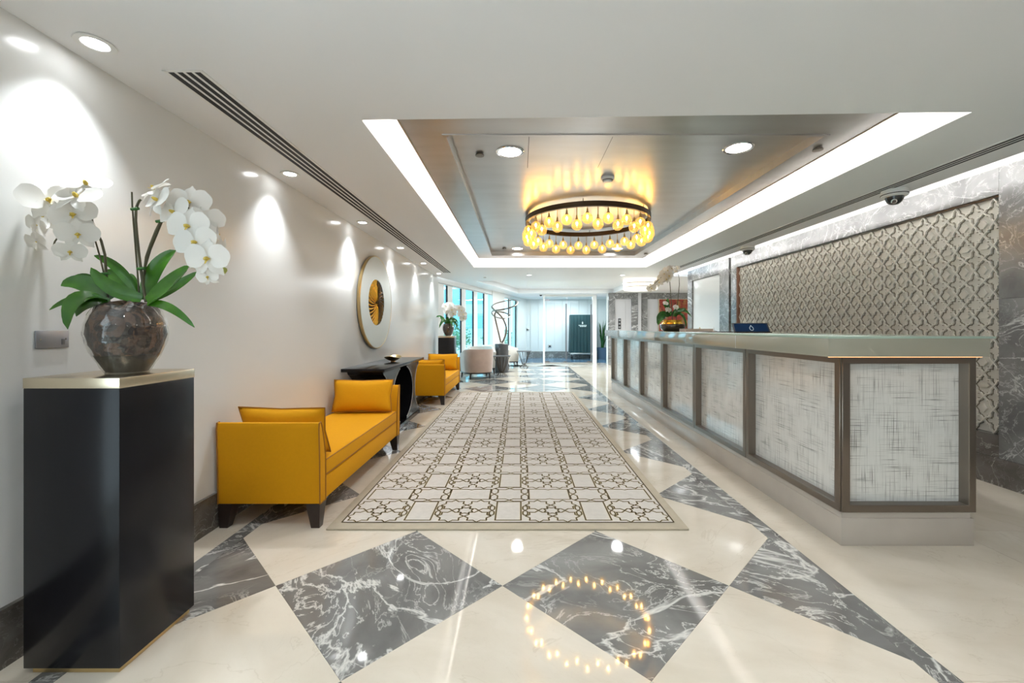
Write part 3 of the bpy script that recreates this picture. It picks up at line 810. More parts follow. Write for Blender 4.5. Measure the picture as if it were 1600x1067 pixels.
# detectors, sprinklers, cameras
def detector(label, x_, y_, z_, r=.055, group=None):
    t = thing('smoke_detector', label, 'smoke detector', (x_, y_, z_), group=group)
    MB().lathe([(0, 0), (r, 0), (r, -.016), (r * .9, -.022)], 24).build('base', M['white_metal'], t, smooth=True)
    MB().lathe([(r * .8, -.022), (r * .8, -.032), (0, -.032)], 24).build('slotted_ring', plain('grey_slots', (.25, .25, .24), .6), t, smooth=True)
    MB().lathe([(r * .66, -.030), (r * .6, -.044), (0, -.048)], 24).build('sensor_cap', M['white_metal'], t, smooth=True)
detector('white smoke detector in front of the chandelier', .79, 3.77, ZP, .06)
def sprinkler(label, x_, y_, z_, mat='bronze'):
    t = thing('sprinkler_cover', label, 'sprinkler', (x_, y_, z_), group='sprinkler covers on the ceilings')
    MB().lathe([(0, -.006), (.03, -.006), (.034, -.012), (.034, -.018), (.0, -.020)], 24).build('cover_disc', M[mat], t, smooth=True)
    MB().lathe([(.0, 0), (.02, 0), (.02, -.008), (.0, -.008)], 16).build('neck', M[mat], t)
sprinkler('small bronze sprinkler cover left of the left big downlight', -.31, 3.256, ZP)
sprinkler('small bronze sprinkler cover on the right border of the silver ceiling', 2.13, 3.0, ZR)
sprinkler('tiny sprinkler cover at the far left of the silver ceiling', -.26, 7.1, ZP)
sprinkler('tiny sprinkler cover at the far right of the silver ceiling', 2.18, 7.25, ZR)
sprinkler('small white sprinkler cover on the ceiling by the windows', -.78, 9.4, ZC, 'white_metal')
def dome_camera(label, x_, y_, s=1.0):
    t = thing('dome_camera', label, 'security camera', (x_, y_, ZC), group='dome cameras along the marble wall')
    MB().lathe([(0, 0), (.085*s, 0), (.09*s, -.012*s), (.088*s, -.05*s), (.075*s, -.058*s)], 32).build('housing', M['white_metal'], t, smooth=True)
    MB().lathe([(.089*s, -.036*s), (.0915*s, -.036*s), (.0915*s, -.042*s), (.089*s, -.042*s)], 32, closed=True).build('seam_ring', M['black'], t)
    MB().lathe([(.062*s, -.056*s), (.060*s, -.075*s), (.048*s, -.10*s), (.028*s, -.116*s), (0, -.122*s)], 28).build('dome', plain('smoked_dome', (.02, .022, .022), .06), t, smooth=True)
    MB().lathe([(0, 0), (.018*s, 0), (.02*s, .012*s), (.012*s, .014*s), (0, .010*s)], 16).build('camera_eye', M['chrome'], t, loc=(-.035*s, -.035*s, -.098*s), rot=(R(125), 0, R(-40)), smooth=True)
dome_camera('white dome camera nearest the viewer below the light slot', 3.08, 3.45)
dome_camera('white dome camera farther along the light slot', 3.17, 5.84)
t = thing('dome_camera', 'tiny dark camera over the glass entrance doors', 'security camera', (.72, GY - .12, ZC))
MB().box(-.05, .05, -.05, .05, -.02, 0).build('base', M['steel'], t); MB().lathe([(.04, -.02), (.036, -.045), (.0, -.06)], 16).build('dome', M['black'], t, smooth=True)

# ------------------------------------------------------------------ chandelier
CHX, CHY, CHZ, CHR = .815, 5.10, 2.465, .735
ch = thing('chandelier', 'round bronze ring chandelier with amber glass globes', 'chandelier', (CHX, CHY, ZP))
zr = CHZ - ZP
MB().lathe([(CHR - .022, zr), (CHR + .012, zr), (CHR + .012, zr + .055), (CHR - .022, zr + .055)], 96, closed=True).build('ring', M['dark_bronze'], ch, smooth=True)
for k in range(6):
    th = 2 * PI * (k + .3) / 6
    MB().tube([(CHR * math.cos(th), CHR * math.sin(th), zr + .05), (CHR * math.cos(th), CHR * math.sin(th), 0)], .004, 6).build('hanger_rod', M['dark_bronze'], ch)
gl_m = MB().lathe([(.016, .056), (.028, .050), (.048, .030), (.057, 0), (.053, -.023), (.039, -.043), (.020, -.054), (0, -.057)], 20).mesh('glass_globe', True)
fl_m = MB().lathe([(0, .022), (.008, .014), (.010, 0), (.008, -.014), (0, -.022)], 10).mesh('filament', True)
def stem_mesh(Ls):
    return MB().tube([(0, 0, 0), (0, 0, -Ls)], .0035, 6).lathe([(.006, -Ls + .012), (.010, -Ls), (.010, -Ls - .018), (.018, -Ls - .034), (.018, -Ls - .040)], 12).mesh('pendant_stem', True)
st = [stem_mesh(.03), stem_mesh(.095)]
NB = 42
for k in range(NB):
    th = 2 * PI * (k + .5) / NB; Ls = (.03, .095)[k % 2]
    p = put('pendant_stem', st[k % 2], M['gold'], ch, ((CHR - .005) * math.cos(th), (CHR - .005) * math.sin(th), zr))
    put('glass_globe', gl_m, M['amber'], p, (0, 0, -Ls - .092))
    put('filament', fl_m, M['filament'], p, (0, 0, -Ls - .078))

# ------------------------------------------------------------------ rug
RGX0, RGX1, RGY0, RGY1 = -1.147, 1.003, 2.483, 7.79
rug = thing('patterned_rug', 'long beige rug with dark interlaced star pattern before the desk', 'rug', ((RGX0 + RGX1) / 2, RGY0, 0))
hw = (RGX1 - RGX0) / 2; LEN = RGY1 - RGY0
zt = .012
MB().box(-hw, hw, 0, LEN, 0, zt).build('border', M['rug_border'], rug, bevel=.004)
bx, by = .062, .078
MB().box(-hw + bx, hw - bx, by, LEN - by, zt, zt + .0012).build('field', M['rug'], rug)
PWX, PWY = 2 * (hw - bx), LEN - 2 * by
Cw = .345; Pw = (PWX - 4 * Cw) / 3; Ch = .33; Phh = (PWY - 10 * Ch) / 9
dark, gold = [], []
def poly(pts, closed=False):
    pts = [Vector(p) for p in pts]
    if closed: pts.append(pts[0])
    dark.append(pts)
def star(cx, cy, r, ry=None, n=8, rot=0):
    ry = ry or r
    poly([(cx + (r if i % 2 == 0 else r * .74) * math.cos(rot + PI * i / n), cy + (ry if i % 2 == 0 else ry * .74) * math.sin(rot + PI * i / n)) for i in range(2 * n)], True)
def chain(cx, cy, L, w, horiz):
    "two long hexagons meeting in a crossing"
    for s in (-1, 1):
        h = [(0, 0), (s * L * .14, w), (s * L * .40, w), (s * L * .5, w * .25), (s * L * .5, -w * .25), (s * L * .40, -w), (s * L * .14, -w)]
        poly([(cx + a, cy + b) if horiz else (cx + b, cy + a) for a, b in h], True)
x0, y0 = -hw + bx, by
colx = []; x_ = x0
for i in range(7):
    w = Cw if i % 2 == 0 else Pw; colx.append((x_, x_ + w, i % 2)); x_ += w
rowy = []; y_ = y0
for i in range(19):
    w = Ch if i % 2 == 0 else Phh; rowy.append((y_, y_ + w, i % 2)); y_ += w
for (xa, xb, tx) in colx:
    for (ya, yb, ty) in rowy:
        cx, cy = (xa + xb) / 2, (ya + yb) / 2; W, H = xb - xa, yb - ya
        if tx == 0 and ty == 0:
            for sx in (-1, 1):
                for sy in (-1, 1):
                    star(cx + sx * W / 4, cy + sy * H / 4, W / 4 * .98, H / 4 * .98)
            star(cx, cy, W * .15, H * .15, rot=PI / 8)
        elif tx == 1 and ty == 1:
            chain(cx, ya, W * 1.0, .020, True); chain(cx, yb, W * 1.0, .020, True)
            chain(xa, cy, H * 1.0, .024, False); chain(xb, cy, H * 1.0, .024, False)
        elif tx == 1:
            chain(xa, cy, H * .42, .015, False); chain(xb, cy, H * .42, .015, False)
            i_ = .028; poly([(xa + i_, ya + i_), (xb - i_, ya + i_), (xb - i_, yb - i_), (xa + i_, yb - i_)], True)
        else:
            for yy, s in ((ya + .012, -1), (yb - .012, 1)):
                poly([(xa + .03, cy), (xa + .03, yy), (cx - .03, yy), (cx, yy - s * .012), (cx + .03, yy), (xb - .03, yy), (xb - .03, cy)])
def strips(lines, w, z):
    b = MB()
    for pts in lines:
        for a, c_ in zip(pts[:-1], pts[1:]):
            d = (c_ - a)
            if d.length < 1e-5: continue
            d.normalize(); n = Vector((-d.y, d.x)) * w / 2; a2 = a - d * w * .3; c2 = c_ + d * w * .3
            q = [a2 + n, a2 - n, c2 - n, c2 + n]
            q = [Vector((min(max(p.x, x0), -x0), min(max(p.y, y0), LEN - by))) for p in q]
            b.add([(p.x, p.y, z) for p in q], [(0, 1, 2, 3)])
    return b
o = strips(dark, .0125, zt + .0016).build('gold_woven_outline', M['rug_gold'], rug); o['kind'] = 'stuff'
dk = strips(dark, .0084, zt + .0020)
for (a, c_) in (((x0, y0), (-x0, y0)), ((-x0, y0), (-x0, LEN - by)), ((-x0, LEN - by), (x0, LEN - by)), ((x0, LEN - by), (x0, y0))):
    d = (Vector(c_) - Vector(a)).normalized(); n = Vector((-d.y, d.x)) * .005
    dk.add([(*(Vector(a) + n), zt + .002), (*(Vector(a) - n), zt + .002), (*(Vector(c_) - n), zt + .002), (*(Vector(c_) + n), zt + .002)], [(0, 1, 2, 3)])
o = dk.build('dark_woven_lines', M['rug_line'], rug); o['kind'] = 'stuff'

# ------------------------------------------------------------------ yellow benches and their pillows
def pillow_mesh(name, w, h, t, nx=18, ny=12):
    b = MB(); vs_ = []; fs_ = []
    def hgt(u, v):
        return t / 2 * (max(0, 1 - abs(u) ** 2.6) ** .55) * (max(0, 1 - abs(v) ** 2.6) ** .55)
    for side in (1, -1):
        o = len(vs_)
        for j in range(ny + 1):
            for i in range(nx + 1):
                u, v = -1 + 2 * i / nx, -1 + 2 * j / ny
                pin = 1 - .07 * (1 - abs(u)) * abs(v) ** 3 - .02
                pin2 = 1 - .07 * (1 - abs(v)) * abs(u) ** 3
                vs_.append((u * w / 2 * pin2, side * (hgt(u, v) + .003 * math.sin(7 * u + 3 * v) * (1 - abs(v))), v * h / 2 * pin))
        for j in range(ny):
            for i in range(nx):
                q = (o + j*(nx+1) + i, o + j*(nx+1) + i + 1, o + (j+1)*(nx+1) + i + 1, o + (j+1)*(nx+1) + i)
                fs_.append(q if side < 0 else q[::-1])
    b.add(vs_, fs_)
    me = bpy.data.meshes.new(name); me.from_pydata(b.v, [], b.f)
    bm = bmesh.new(); bm.from_mesh(me); bmesh.ops.remove_doubles(bm, verts=bm.verts, dist=.0045); bmesh.ops.recalc_face_normals(bm, faces=bm.faces); bm.to_mesh(me); bm.free()
    me.polygons.foreach_set('use_smooth', [True] * len(me.polygons))
    return me
def pillow_rim(w, h, nx=18, ny=12):
    pts = []
    for i in range(nx): u = -1 + 2 * i / nx; pts.append((u * w / 2, 0, -h / 2 * (1 - .07 * (1 - abs(u)) - .02)))
    for j in range(ny): v = -1 + 2 * j / ny; pts.append((w / 2 * (1 - .07 * (1 - abs(v))), 0, v * h / 2 * .98))
    for i in range(nx): u = 1 - 2 * i / nx; pts.append((u * w / 2, 0, h / 2 * (1 - .07 * (1 - abs(u)) - .02)))
    for j in range(ny): v = 1 - 2 * j / ny; pts.append((-w / 2 * (1 - .07 * (1 - abs(v))), 0, v * h / 2 * .98))
    return pts
BW, BL = .61, 1.68
def make_bench():
    t = thing('upholstered_bench', '', 'bench')
    prof = [(.012, .144), (.008, .40), (0, .60), (.004, .632), (.022, .634), (.034, .615), (.048, .57), (.068, .50), (.082, .42), (.086, .32), (.086, .144)]
    for s in (0, 1):
        pr = prof if s == 0 else [(BL - a, b) for a, b in prof]
        MB().prism(pr, 'x', -BW / 2, BW / 2).build('arm', M['yellow'], t, bevel=.006)
        for sx in (-1, 1):
            pp = [(sx * BW / 2, a, b) for a, b in pr]
            MB().tube(pp, .0045, 6, closed=True).build('piping', M['piping'], t)
    MB().box(-BW / 2 + .006, BW / 2 - .006, .086, BL - .086, .144, .282).build('base', M['yellow'], t, bevel=.008)
    MB().box(-BW / 2 + .02, BW / 2 - .001, .09, BL - .09, .285, .392).build('seat_cushion', M['yellow'], t, bevel=.022, seg=4)
    for zz in (.293, .384):
        MB().tube([(BW / 2 - .004, .10, zz), (BW / 2 - .004, BL - .10, zz)], .004, 6).build('piping', M['piping'], t)
    for sx in (-1, 1):
        for yy in (.03, BL - .03):
            s2 = 1 if yy < 1 else -1
            lg = MB(); x1 = sx * BW / 2
            top = [(x1, yy - .02 * s2), (x1 - sx * .085, yy - .02 * s2), (x1 - sx * .085, yy + .065 * s2), (x1, yy + .065 * s2)]
            bot = [(x1 - sx * .005, yy - .015 * s2), (x1 - sx * .055, yy - .015 * s2), (x1 - sx * .055, yy + .03 * s2), (x1 - sx * .005, yy + .03 * s2)]
            lg.add([(a, b, .146) for a, b in top] + [(a, b, 0) for a, b in bot], [(0, 1, 2, 3), (7, 6, 5, 4), (0, 4, 5, 1), (1, 5, 6, 2), (2, 6, 7, 3), (3, 7, 4, 0)])
            lg.build('leg', M['dark_wood'], t)
    return t
XB = -1.805 + BW / 2
b1 = make_bench(); b1.location = (XB, 2.5, 0)
b1['label'] = 'near mustard yellow two-armed bench beside the black pedestal'; b1['group'] = 'yellow benches'
b2 = copy_tree(b1, None, (XB + .03, 6.5, 0)); b2['label'] = 'far mustard yellow two-armed bench beyond the dark console'
pm = pillow_mesh('cover', .56, .31, .15); rim = pillow_rim(.56, .31)
rm = MB().tube(rim, .0045, 6, closed=True).mesh('piping', True)
for (bench, yy, tilt, lab) in ((b1, .185, -14, 'yellow pillow leaning on the near arm of the near bench'), (b1, BL - .19, 12, 'yellow pillow leaning on the far arm of the near bench'),
                               (b2, .185, -14, 'yellow pillow leaning on the near arm of the far bench'), (b2, BL - .19, 12, 'yellow pillow leaning on the far arm of the far bench')):
    t = thing('bench_pillow', lab, 'pillow', (bench.location.x + .005, bench.location.y + yy, .398), group='pillows on the yellow benches')
    for nm, me, mt in (('cover', pm, M['yellow']), ('piping', rm, M['piping'])):
        put(nm, me, mt, t, (0, -.010 * (1 if tilt < 0 else -1), .155), (R(-tilt), 0, R(2 if tilt > 0 else -3)))

# ------------------------------------------------------------------ console table with dish
cn = thing('console_table', 'dark lacquered console with arched legs under the round disc', 'console table', (-1.82, 4.27, 0))
CL = 1.76; CD = .445
MB().box(0, CD, 0, CL, .745, .78).build('top', M['black_wood'], cn, bevel=.003)
MB().box(.01, CD - .04, .08, CL - .08, 0, .05).build('foot_plate', M['black_wood'], cn, bevel=.003)
def ell(cy, ry, cz, rz, a0, a1, n=18):
    return [(cy + ry * math.cos(R(a0 + (a1 - a0) * i / n)), cz + rz * math.sin(R(a0 + (a1 - a0) * i / n))) for i in range(n + 1)]
cz = .3975; rz = .335; c0 = .73; X1 = CD - .05
for s in (0, 1):
    outer = ell(.0, .335, cz, rz, -68, 68)                  # concave end
    inner = ell(c0 + .15, .44, cz, rz, 110, 250)            # side of the middle ellipse
    profp = [(.0 + .10, .05)] + [p for p in outer] + [(.10, .745)] + [(c0 + .0, .745)] + inner + [(c0 + .0, .05)]
    if s: profp = [(CL - a, b) for a, b in profp]
    MB().prism(profp, 'x', .02, X1).build('arched_support', M['black_wood'], cn)
    for cur in (outer, inner):
        cc = [(CL - a, b) for a, b in cur] if s else cur
        MB().tube([(X1 + .001, a, b) for a, b in cc], .0045, 6).build('silver_inlay', M['dull_silver'], cn)
ds = thing('leaf_dish', 'shallow gold leaf-shaped dish on the dark console', 'dish', (-1.57, 5.2, .78))
b = MB(); n = 28
rings = [(0, .010), (.02, .006), (.05, .016), (.085, .035), (.118, .060), (.121, .063), (.118, .066), (.085, .041), (.05, .022), (0, .016)]
vs_ = []; fs_ = []
for (r_, z_) in rings:
    for k in range(n):
        th = 2 * PI * k / n
        vs_.append((r_ * .8 * math.cos(th), r_ * 1.35 * math.sin(th), z_ + .012 * (r_ / .12) ** 2 * math.cos(2 * th) * -1))
for i in range(len(rings) - 1):
    for k in range(n): fs_.append((i*n+k, i*n+(k+1) % n, (i+1)*n+(k+1) % n, (i+1)*n+k))
b.add(vs_, fs_); b.build('bowl', M['gold'], ds, smooth=True)
MB().lathe([(.0, 0), (.03, 0), (.022, .012), (0, .014)], 20).build('foot', M['gold'], ds, smooth=True)

# ------------------------------------------------------------------ round wall disc
dk = thing('wall_disc', 'large round pale disc with gold and black ribbed centre on the white wall', 'wall art', (WL, 5.27, 1.516))
def disc_lathe(prof, n=64):
    b = MB(); b.lathe(prof, n)
    b.v = [(z, x, y) for (x, y, z) in b.v]
    return b
def ring_lathe(prof, n=64):
    b = MB(); b.lathe(prof, n, closed=True)
    b.v = [(z, x, y) for (x, y, z) in b.v]
    return b
ring_lathe([(.30, 0), (.560, 0), (.578, .012), (.580, .040), (.572, .046), (.565, .040), (.30, .030)]).build('gold_rim', M['gold'], dk, smooth=True)
ring_lathe([(.287, .028), (.566, .040), (.566, .0445), (.287, .036)]).build('pale_face', plain('pale_silver_face', (.62, .63, .58), .35, .25), dk, smooth=True)
disc_lathe([(0, .008), (.30, .008)]).build('centre_backing', M['black'], dk)
# ribbed rosette: curved radial ribs with deep grooves; one half coloured gold by position, the other dark bronze with gilt edges
NA = 30; NR = 30; NTH = NA * 8
vs_ = []; fs_ = []
def rib(th, r_):
    ph = (NA * (th + 1.6 * (r_ - .02)) / (2 * PI)) % 1.0
    return ph
for i in range(NR + 1):
    r_ = .015 + .268 * i / NR
    for k in range(NTH):
        th = 2 * PI * k / NTH
        ph = rib(th, r_)
        up = max(0, 1 - ((ph - .5) / .34) ** 2) ** .5 if abs(ph - .5) < .34 else 0
        hz = .010 + .014 * (1 - (r_ / .29) ** 2) + .026 * up * min(1, r_ / .08)
        vs_.append((hz, r_ * math.cos(th), r_ * math.sin(th)))
idx = []
for i in range(NR):
    for k in range(NTH):
        fs_.append((i*NTH + k, i*NTH + (k+1) % NTH, (i+1)*NTH + (k+1) % NTH, (i+1)*NTH + k))
        th = 2 * PI * (k + .5) / NTH; r_ = .015 + .268 * (i + .5) / NR; ph = rib(th, r_)
        golden = math.cos(th) * r_ < .02 + .02 * math.sin(8 * th)
        top = abs(ph - .5) < .30
        idx.append((0 if top else 2) if golden else (1 if abs(ph - .5) < .22 or not top else 0))
me = bpy.data.meshes.new('ribbed_rosette'); me.from_pydata(vs_, [], fs_)
me.materials.append(M['bright_gold']); me.materials.append(M['dark_bronze']); me.materials.append(M['black'])
me.polygons.foreach_set('material_index', idx)
put('ribbed_rosette', me, None, dk)

# ------------------------------------------------------------------ pedestals
def make_pedestal():
    t = thing('pedestal', '', 'pedestal')
    hx = .1665
    MB().box(-hx + .02, hx - .012, -hx + .012, hx - .012, 0, .022).build('gold_base', M['gold'], t)
    MB().box(-hx, hx, -hx, hx, .022, .99).build('body', M['black_wood'], t, bevel=.002)
    MB().box(-hx - .001, hx + .001, -hx - .001, hx + .001, .99, 1.026).build('gold_cap', M['pale_gold'], t, bevel=.0015)
    return t
p1 = make_pedestal(); p1.location = (-1.549, 1.617, 0); p1['label'] = 'tall black square pedestal in the left foreground'; p1['group'] = 'black pedestals with gold caps'
p2 = copy_tree(p1, None, (-1.553, 9.02, 0)); p2['label'] = 'far dark square pedestal by the windows'

# ------------------------------------------------------------------ orchids
def leaf_mesh(name, pts, width, fold=.25, up=Vector((0, 0, 1)), n=10, side=None):
    "leaf blade along a quadratic curve, pointed tip, folded at the midrib"
    p0, p1_, p2_ = [Vector(p) for p in pts]
    vs_ = []; fs_ = []
    for i in range(n + 1):
        t = i / n
        p = p0 * (1 - t) ** 2 + p1_ * 2 * t * (1 - t) + p2_ * t * t
        d = ((p1_ - p0) * (1 - t) + (p2_ - p1_) * t).normalized()
        s = side.copy() if side is not None else d.cross(up)
        s = (s - d * s.dot(d))
        if s.length < 1e-4: s = Vector((1, 0, 0))
        s.normalize(); nn = s.cross(d)
        w = width / 2 * (math.sin(PI * min(1, (t * .88 + .10)) ** .85) ** .62) if t < 1 else .0008
        w = max(w, .0008)
        vs_ += [p - s * w + nn * w * fold, p - s * w * .5 + nn * w * fold * .35, p, p + s * w * .5 + nn * w * fold * .35, p + s * w + nn * w * fold]
    for i in range(n):
        for k in range(4):
            fs_.append((i*5+k, i*5+k+1, (i+1)*5+k+1, (i+1)*5+k))
    # thickness
    m = len(vs_); th = .0016
    vs2 = [Vector(v) - Vector((0, 0, th)) for v in vs_]
    fs2 = [tuple(i + m for i in f[::-1]) for f in fs_]
    b = MB(); b.add(vs_ + vs2, fs_ + fs2)
    return b
def petal(kind):
    b = MB(); n = 6; vs_ = []; fs_ = []
    Lp, Wp, cup = {'wide': (1.0, 1.02, .10), 'slim': (.95, .56, .08)}[kind]
    for i in range(n + 1):
        t = i / n
        w = Wp / 2 * (math.sin(PI * (t * .80 + .10)) ** .75) * (1 if t < 1 else .6)
        if kind == 'wide': w = Wp * .56 * max(.05, 1 - abs((t - .56) / .56) ** 2.6) ** .5 * (1 if t < 1 else .75)
        for k in range(5):
            s = -1 + k / 2
            vs_.append((s * w, .06 + t * Lp - .10 * abs(s) ** 2 * t, cup * (t * t) + .10 * (abs(s) ** 1.6) * math.sin(PI * t) - .25 * t * t * (1 if kind == 'slim' else .4)))
    for i in range(n):
        for k in range(4): fs_.append((i*5+k, i*5+k+1, (i+1)*5+k+1, (i+1)*5+k))
    b.add(vs_, fs_)
    return b
P_WIDE = petal('wide').mesh('petal', True); P_SLIM = petal('slim').mesh('sepal', True)
LIPB = MB().lathe([(0, .30), (.05, .28), (.09, .18), (.10, .08), (.05, .0), (0, -.02)], 8)
LIPB.add([(-.17, -.02, .12), (-.05, .06, .06), (-.05, -.12, .20)], [(0, 1, 2)]).add([(.17, -.02, .12), (.05, .06, .06), (.05, -.12, .20)], [(0, 2, 1)])
LIPB.add([(-.07, -.05, .10), (.07, -.05, .10), (.03, -.26, .26), (-.03, -.26, .26)], [(0, 1, 2, 3)])
LIP = LIPB.mesh('lip', True)
ANG = [('w', 78), ('w', -78), ('s', 0), ('s', 142), ('s', -142)]
def flower(parent, loc, face, size, roll=0, detailed=True):
    "an orchid bloom: two broad petals, three sepals, a lip"
    zax = Vector(face).normalized(); up = Vector((0, 0, 1))
    x_ = up.cross(zax)
    if x_.length < 1e-3: x_ = Vector((1, 0, 0))
    x_.normalize(); y_ = zax.cross(x_)
    rot = Matrix((x_, y_, zax)).transposed().to_4x4() @ Matrix.Rotation(roll, 4, 'Z')
    o = put('bloom', LIP, M['lip'], parent, loc)
    o.matrix_local = Matrix.Translation(loc) @ rot @ Matrix.Scale(size, 4)
    for kd, a in ANG:
        c_ = put('petal' if kd == 'w' else 'sepal', P_WIDE if kd == 'w' else P_SLIM, M['petal'], o)
        c_.rotation_euler = (0, 0, R(a)); c_.location = (0, 0, .0 if kd == 's' else .04)
    return o
BLOOM = None
def small_bloom_mesh():
    b = MB()
    for kd, a in ANG:
        me = P_WIDE if kd == 'w' else P_SLIM
        ca, sa = math.cos(R(a)), math.sin(R(a))
        b.add([(v.co.x * ca - v.co.y * sa, v.co.x * sa + v.co.y * ca, v.co.z) for v in me.vertices], [tuple(p.vertices) for p in me.polygons])
    return b.mesh('bloom', True)
SB = small_bloom_mesh()

YO = 1.617
def pl(px, py, dy=0.0): return at(px, py, YO + dy)
VC = at(199.5, 512, YO); VC.z = 1.026
vase = thing('glass_vase', 'round dimpled glass bowl of bark on the near pedestal', 'vase', VC)
def vase_prof(s=1.0):
    return [(r_ * s, z_ * s) for r_, z_ in ((.062, .0), (.067, .006), (.080, .030), (.101, .070), (.116, .110), (.124, .150), (.122, .185), (.111, .222), (.097, .252), (.094, .256))]
b = MB(); prof = vase_prof(); n = 48; vs_ = []; fs_ = []
sub = []
for i in range(len(prof) - 1):
    for q in range(3):
        t = q / 3; sub.append((prof[i][0] * (1-t) + prof[i+1][0] * t, prof[i][1] * (1-t) + prof[i+1][1] * t))
sub.append(prof[-1])
for i, (r_, z_) in enumerate(sub):
    for k in range(n):
        th = 2 * PI * k / n
        dm_ = .0022 * math.cos(14 * th + (PI if int(z_ / .035) % 2 else 0)) * max(0, math.cos((z_ % .035 - .0175) / .0175 * PI / 2)) * (1 if .02 < z_ < .24 else 0)
        vs_.append(((r_ + dm_) * math.cos(th), (r_ + dm_) * math.sin(th), z_))
for i in range(len(sub) - 1):
    for k in range(n): fs_.append((i*n+k, i*n+(k+1) % n, (i+1)*n+(k+1) % n, (i+1)*n+k))
b.add(vs_, fs_); b.build('glass_bowl', M['vase'], vase, smooth=True, angle=180)
MB().lathe([(0, .0), (.064, .0), (.067, .007), (0, .010)], 40).build('glass_foot', M['vase'], vase, smooth=True)
MB().lathe([(r_ - .006, z_) for r_, z_ in vase_prof()[1:4]] + [(.074, .075), (0, .078)], 40).build('dark_soil', M['soil'], vase, smooth=True)
# bark filling, lumpy
b = MB(); vs_ = []; fs_ = []; r_g = random.Random(3)
pf = [(.125, .070), (.148, .110), (.158, .150), (.155, .185), (.140, .220), (.120, .248), (.085, .262), (.04, .270), (.0, .272)]
pf = [(a * .735, b_) for a, b_ in pf]
for i, (r_, z_) in enumerate(pf):
    for k in range(40):
        th = 2 * PI * k / 40
        j_ = 1.02 - .05 * abs(math.sin(5 * th + i * 1.3) * math.sin(3 * th - i)) if r_ > .1 else 1 + .1 * math.sin(6 * th + i)
        vs_.append((r_ * j_ * math.cos(th), r_ * j_ * math.sin(th), z_ + (.008 * math.sin(7 * th) if i > 4 else 0)))
for i in range(len(pf) - 1):
    for k in range(40): fs_.append((i*40+k, i*40+(k+1) % 40, (i+1)*40+(k+1) % 40, (i+1)*40+k))
b.add(vs_, fs_); b.build('bark_filling', M['bark'], vase, smooth=True)

ROOT = VC + Vector((0, 0, .262))
orch = thing('orchid_plant', 'white orchid with two flowering sprays in the near glass bowl', 'orchid', ROOT)
def lo(v): return Vector(v) - ROOT
def rel(px, py, dy=0.0): return lo(pl(px, py, dy))
LEAVES = [  # base, middle, tip (photo points with depth offset), width
    ((172, 468, 0), (130, 428, -.03), (95, 446, -.05), .062), ((168, 466, .02), (135, 425, .04), (107, 441, .03), .058),
    ((170, 470, -.03), (118, 455, -.07), (77, 484, -.08), .030), ((168, 470, -.03), (105, 445, -.10), (106, 514, -.12), .074),
    ((166, 474, -.01), (135, 463, -.05), (119, 494, -.06), .060), ((214, 456, .03), (185, 408, .03), (147, 399, .02), .036),
    ((222, 466, 0), (165, 455, -.02), (142, 418, -.02), .052), ((205, 456, .03), (180, 430, .06), (162, 424, .06), .060),
    ((228, 468, .01), (240, 410, .03), (275, 391, .05), .074), ((230, 471, -.02), (268, 440, -.05), (296, 415, -.06), .062),
    ((232, 468, .02), (275, 452, .03), (309, 424, .04), .046), ((232, 474, -.02), (266, 470, -.05), (304, 511, -.07), .030),
    ((214, 455, .04), (205, 432, .07), (198, 430, .09), .040)]
for (a, b_, c_, w) in LEAVES:
    sd = None
    base, mid, tip = rel(*a), rel(*b_), rel(*c_)
    dd = (tip - base).normalized()
    view = Vector((0, -1, .35)).normalized()
    sd = dd.cross(view)                          # blade turned mostly to the viewer
    leaf_mesh('leaf', (base, mid, tip), w, .22, n=12, side=sd).build('leaf', M['leaf'], orch, smooth=True, angle=60)
def spray(parent, pts, r0, r1, name='flower_stem', mat='stem'):
    n = len(pts)
    # smooth the polyline once
    q = [Vector(pts[0])]
    for a, c_ in zip(pts[:-1], pts[1:]):
        a, c_ = Vector(a), Vector(c_); q += [a * .72 + c_ * .28, a * .28 + c_ * .72]
    q.append(Vector(pts[-1]))
    m = len(q)
    return MB().tube(q, [r0 + (r1 - r0) * i / (m - 1) for i in range(m)], 8).build(name, M[mat], parent, smooth=True)
spray(orch, [rel(170, 474), rel(166, 430), rel(163, 385, -.02), rel(145, 352, -.03), rel(141, 328, -.03), rel(132, 318, -.03), rel(102, 318, -.04), rel(94, 345, -.05), rel(92, 369, -.05), rel(83, 381, -.06), rel(86, 392, -.06)], .0048, .0024)
spray(orch, [rel(172, 474, .02), rel(160, 415, .02), rel(148, 372, 0), rel(141, 352, -.02)], .0030, .0024, 'support_stick')
spray(orch, [rel(228, 472), rel(221, 430), rel(215, 380), rel(211, 330), rel(217, 314, -.01), rel(220, 312, -.01)], .0050, .0040)
spray(orch, [rel(218, 470, .01), rel(213, 400, .01), rel(207, 330), rel(206, 300)], .0030, .0028, 'support_stick')
spray(orch, [rel(228, 472, .02), rel(224, 415, .02), rel(240, 368, .01), rel(253, 342, 0), rel(262, 320, -.02), rel(284, 316, -.04), rel(306, 336, -.05), rel(318, 372, -.05), rel(330, 412, -.05), rel(336, 420, -.05)], .0048, .0024)
spray(orch, [rel(216, 470, .03), rel(228, 408, .03), rel(254, 345, .01)], .0030, .0026, 'support_stick')
for (px_, py_) in ((140, 350), (212, 327), (222, 420), (251, 346), (166, 428)):
    p_ = rel(px_, py_, -.004)
    MB().tube([p_ + Vector((-.016, 0, 0)), p_ + Vector((.014, -.004, .002))], .006, 8).build('stem_clip', M['leaf_dark'], orch, smooth=True)
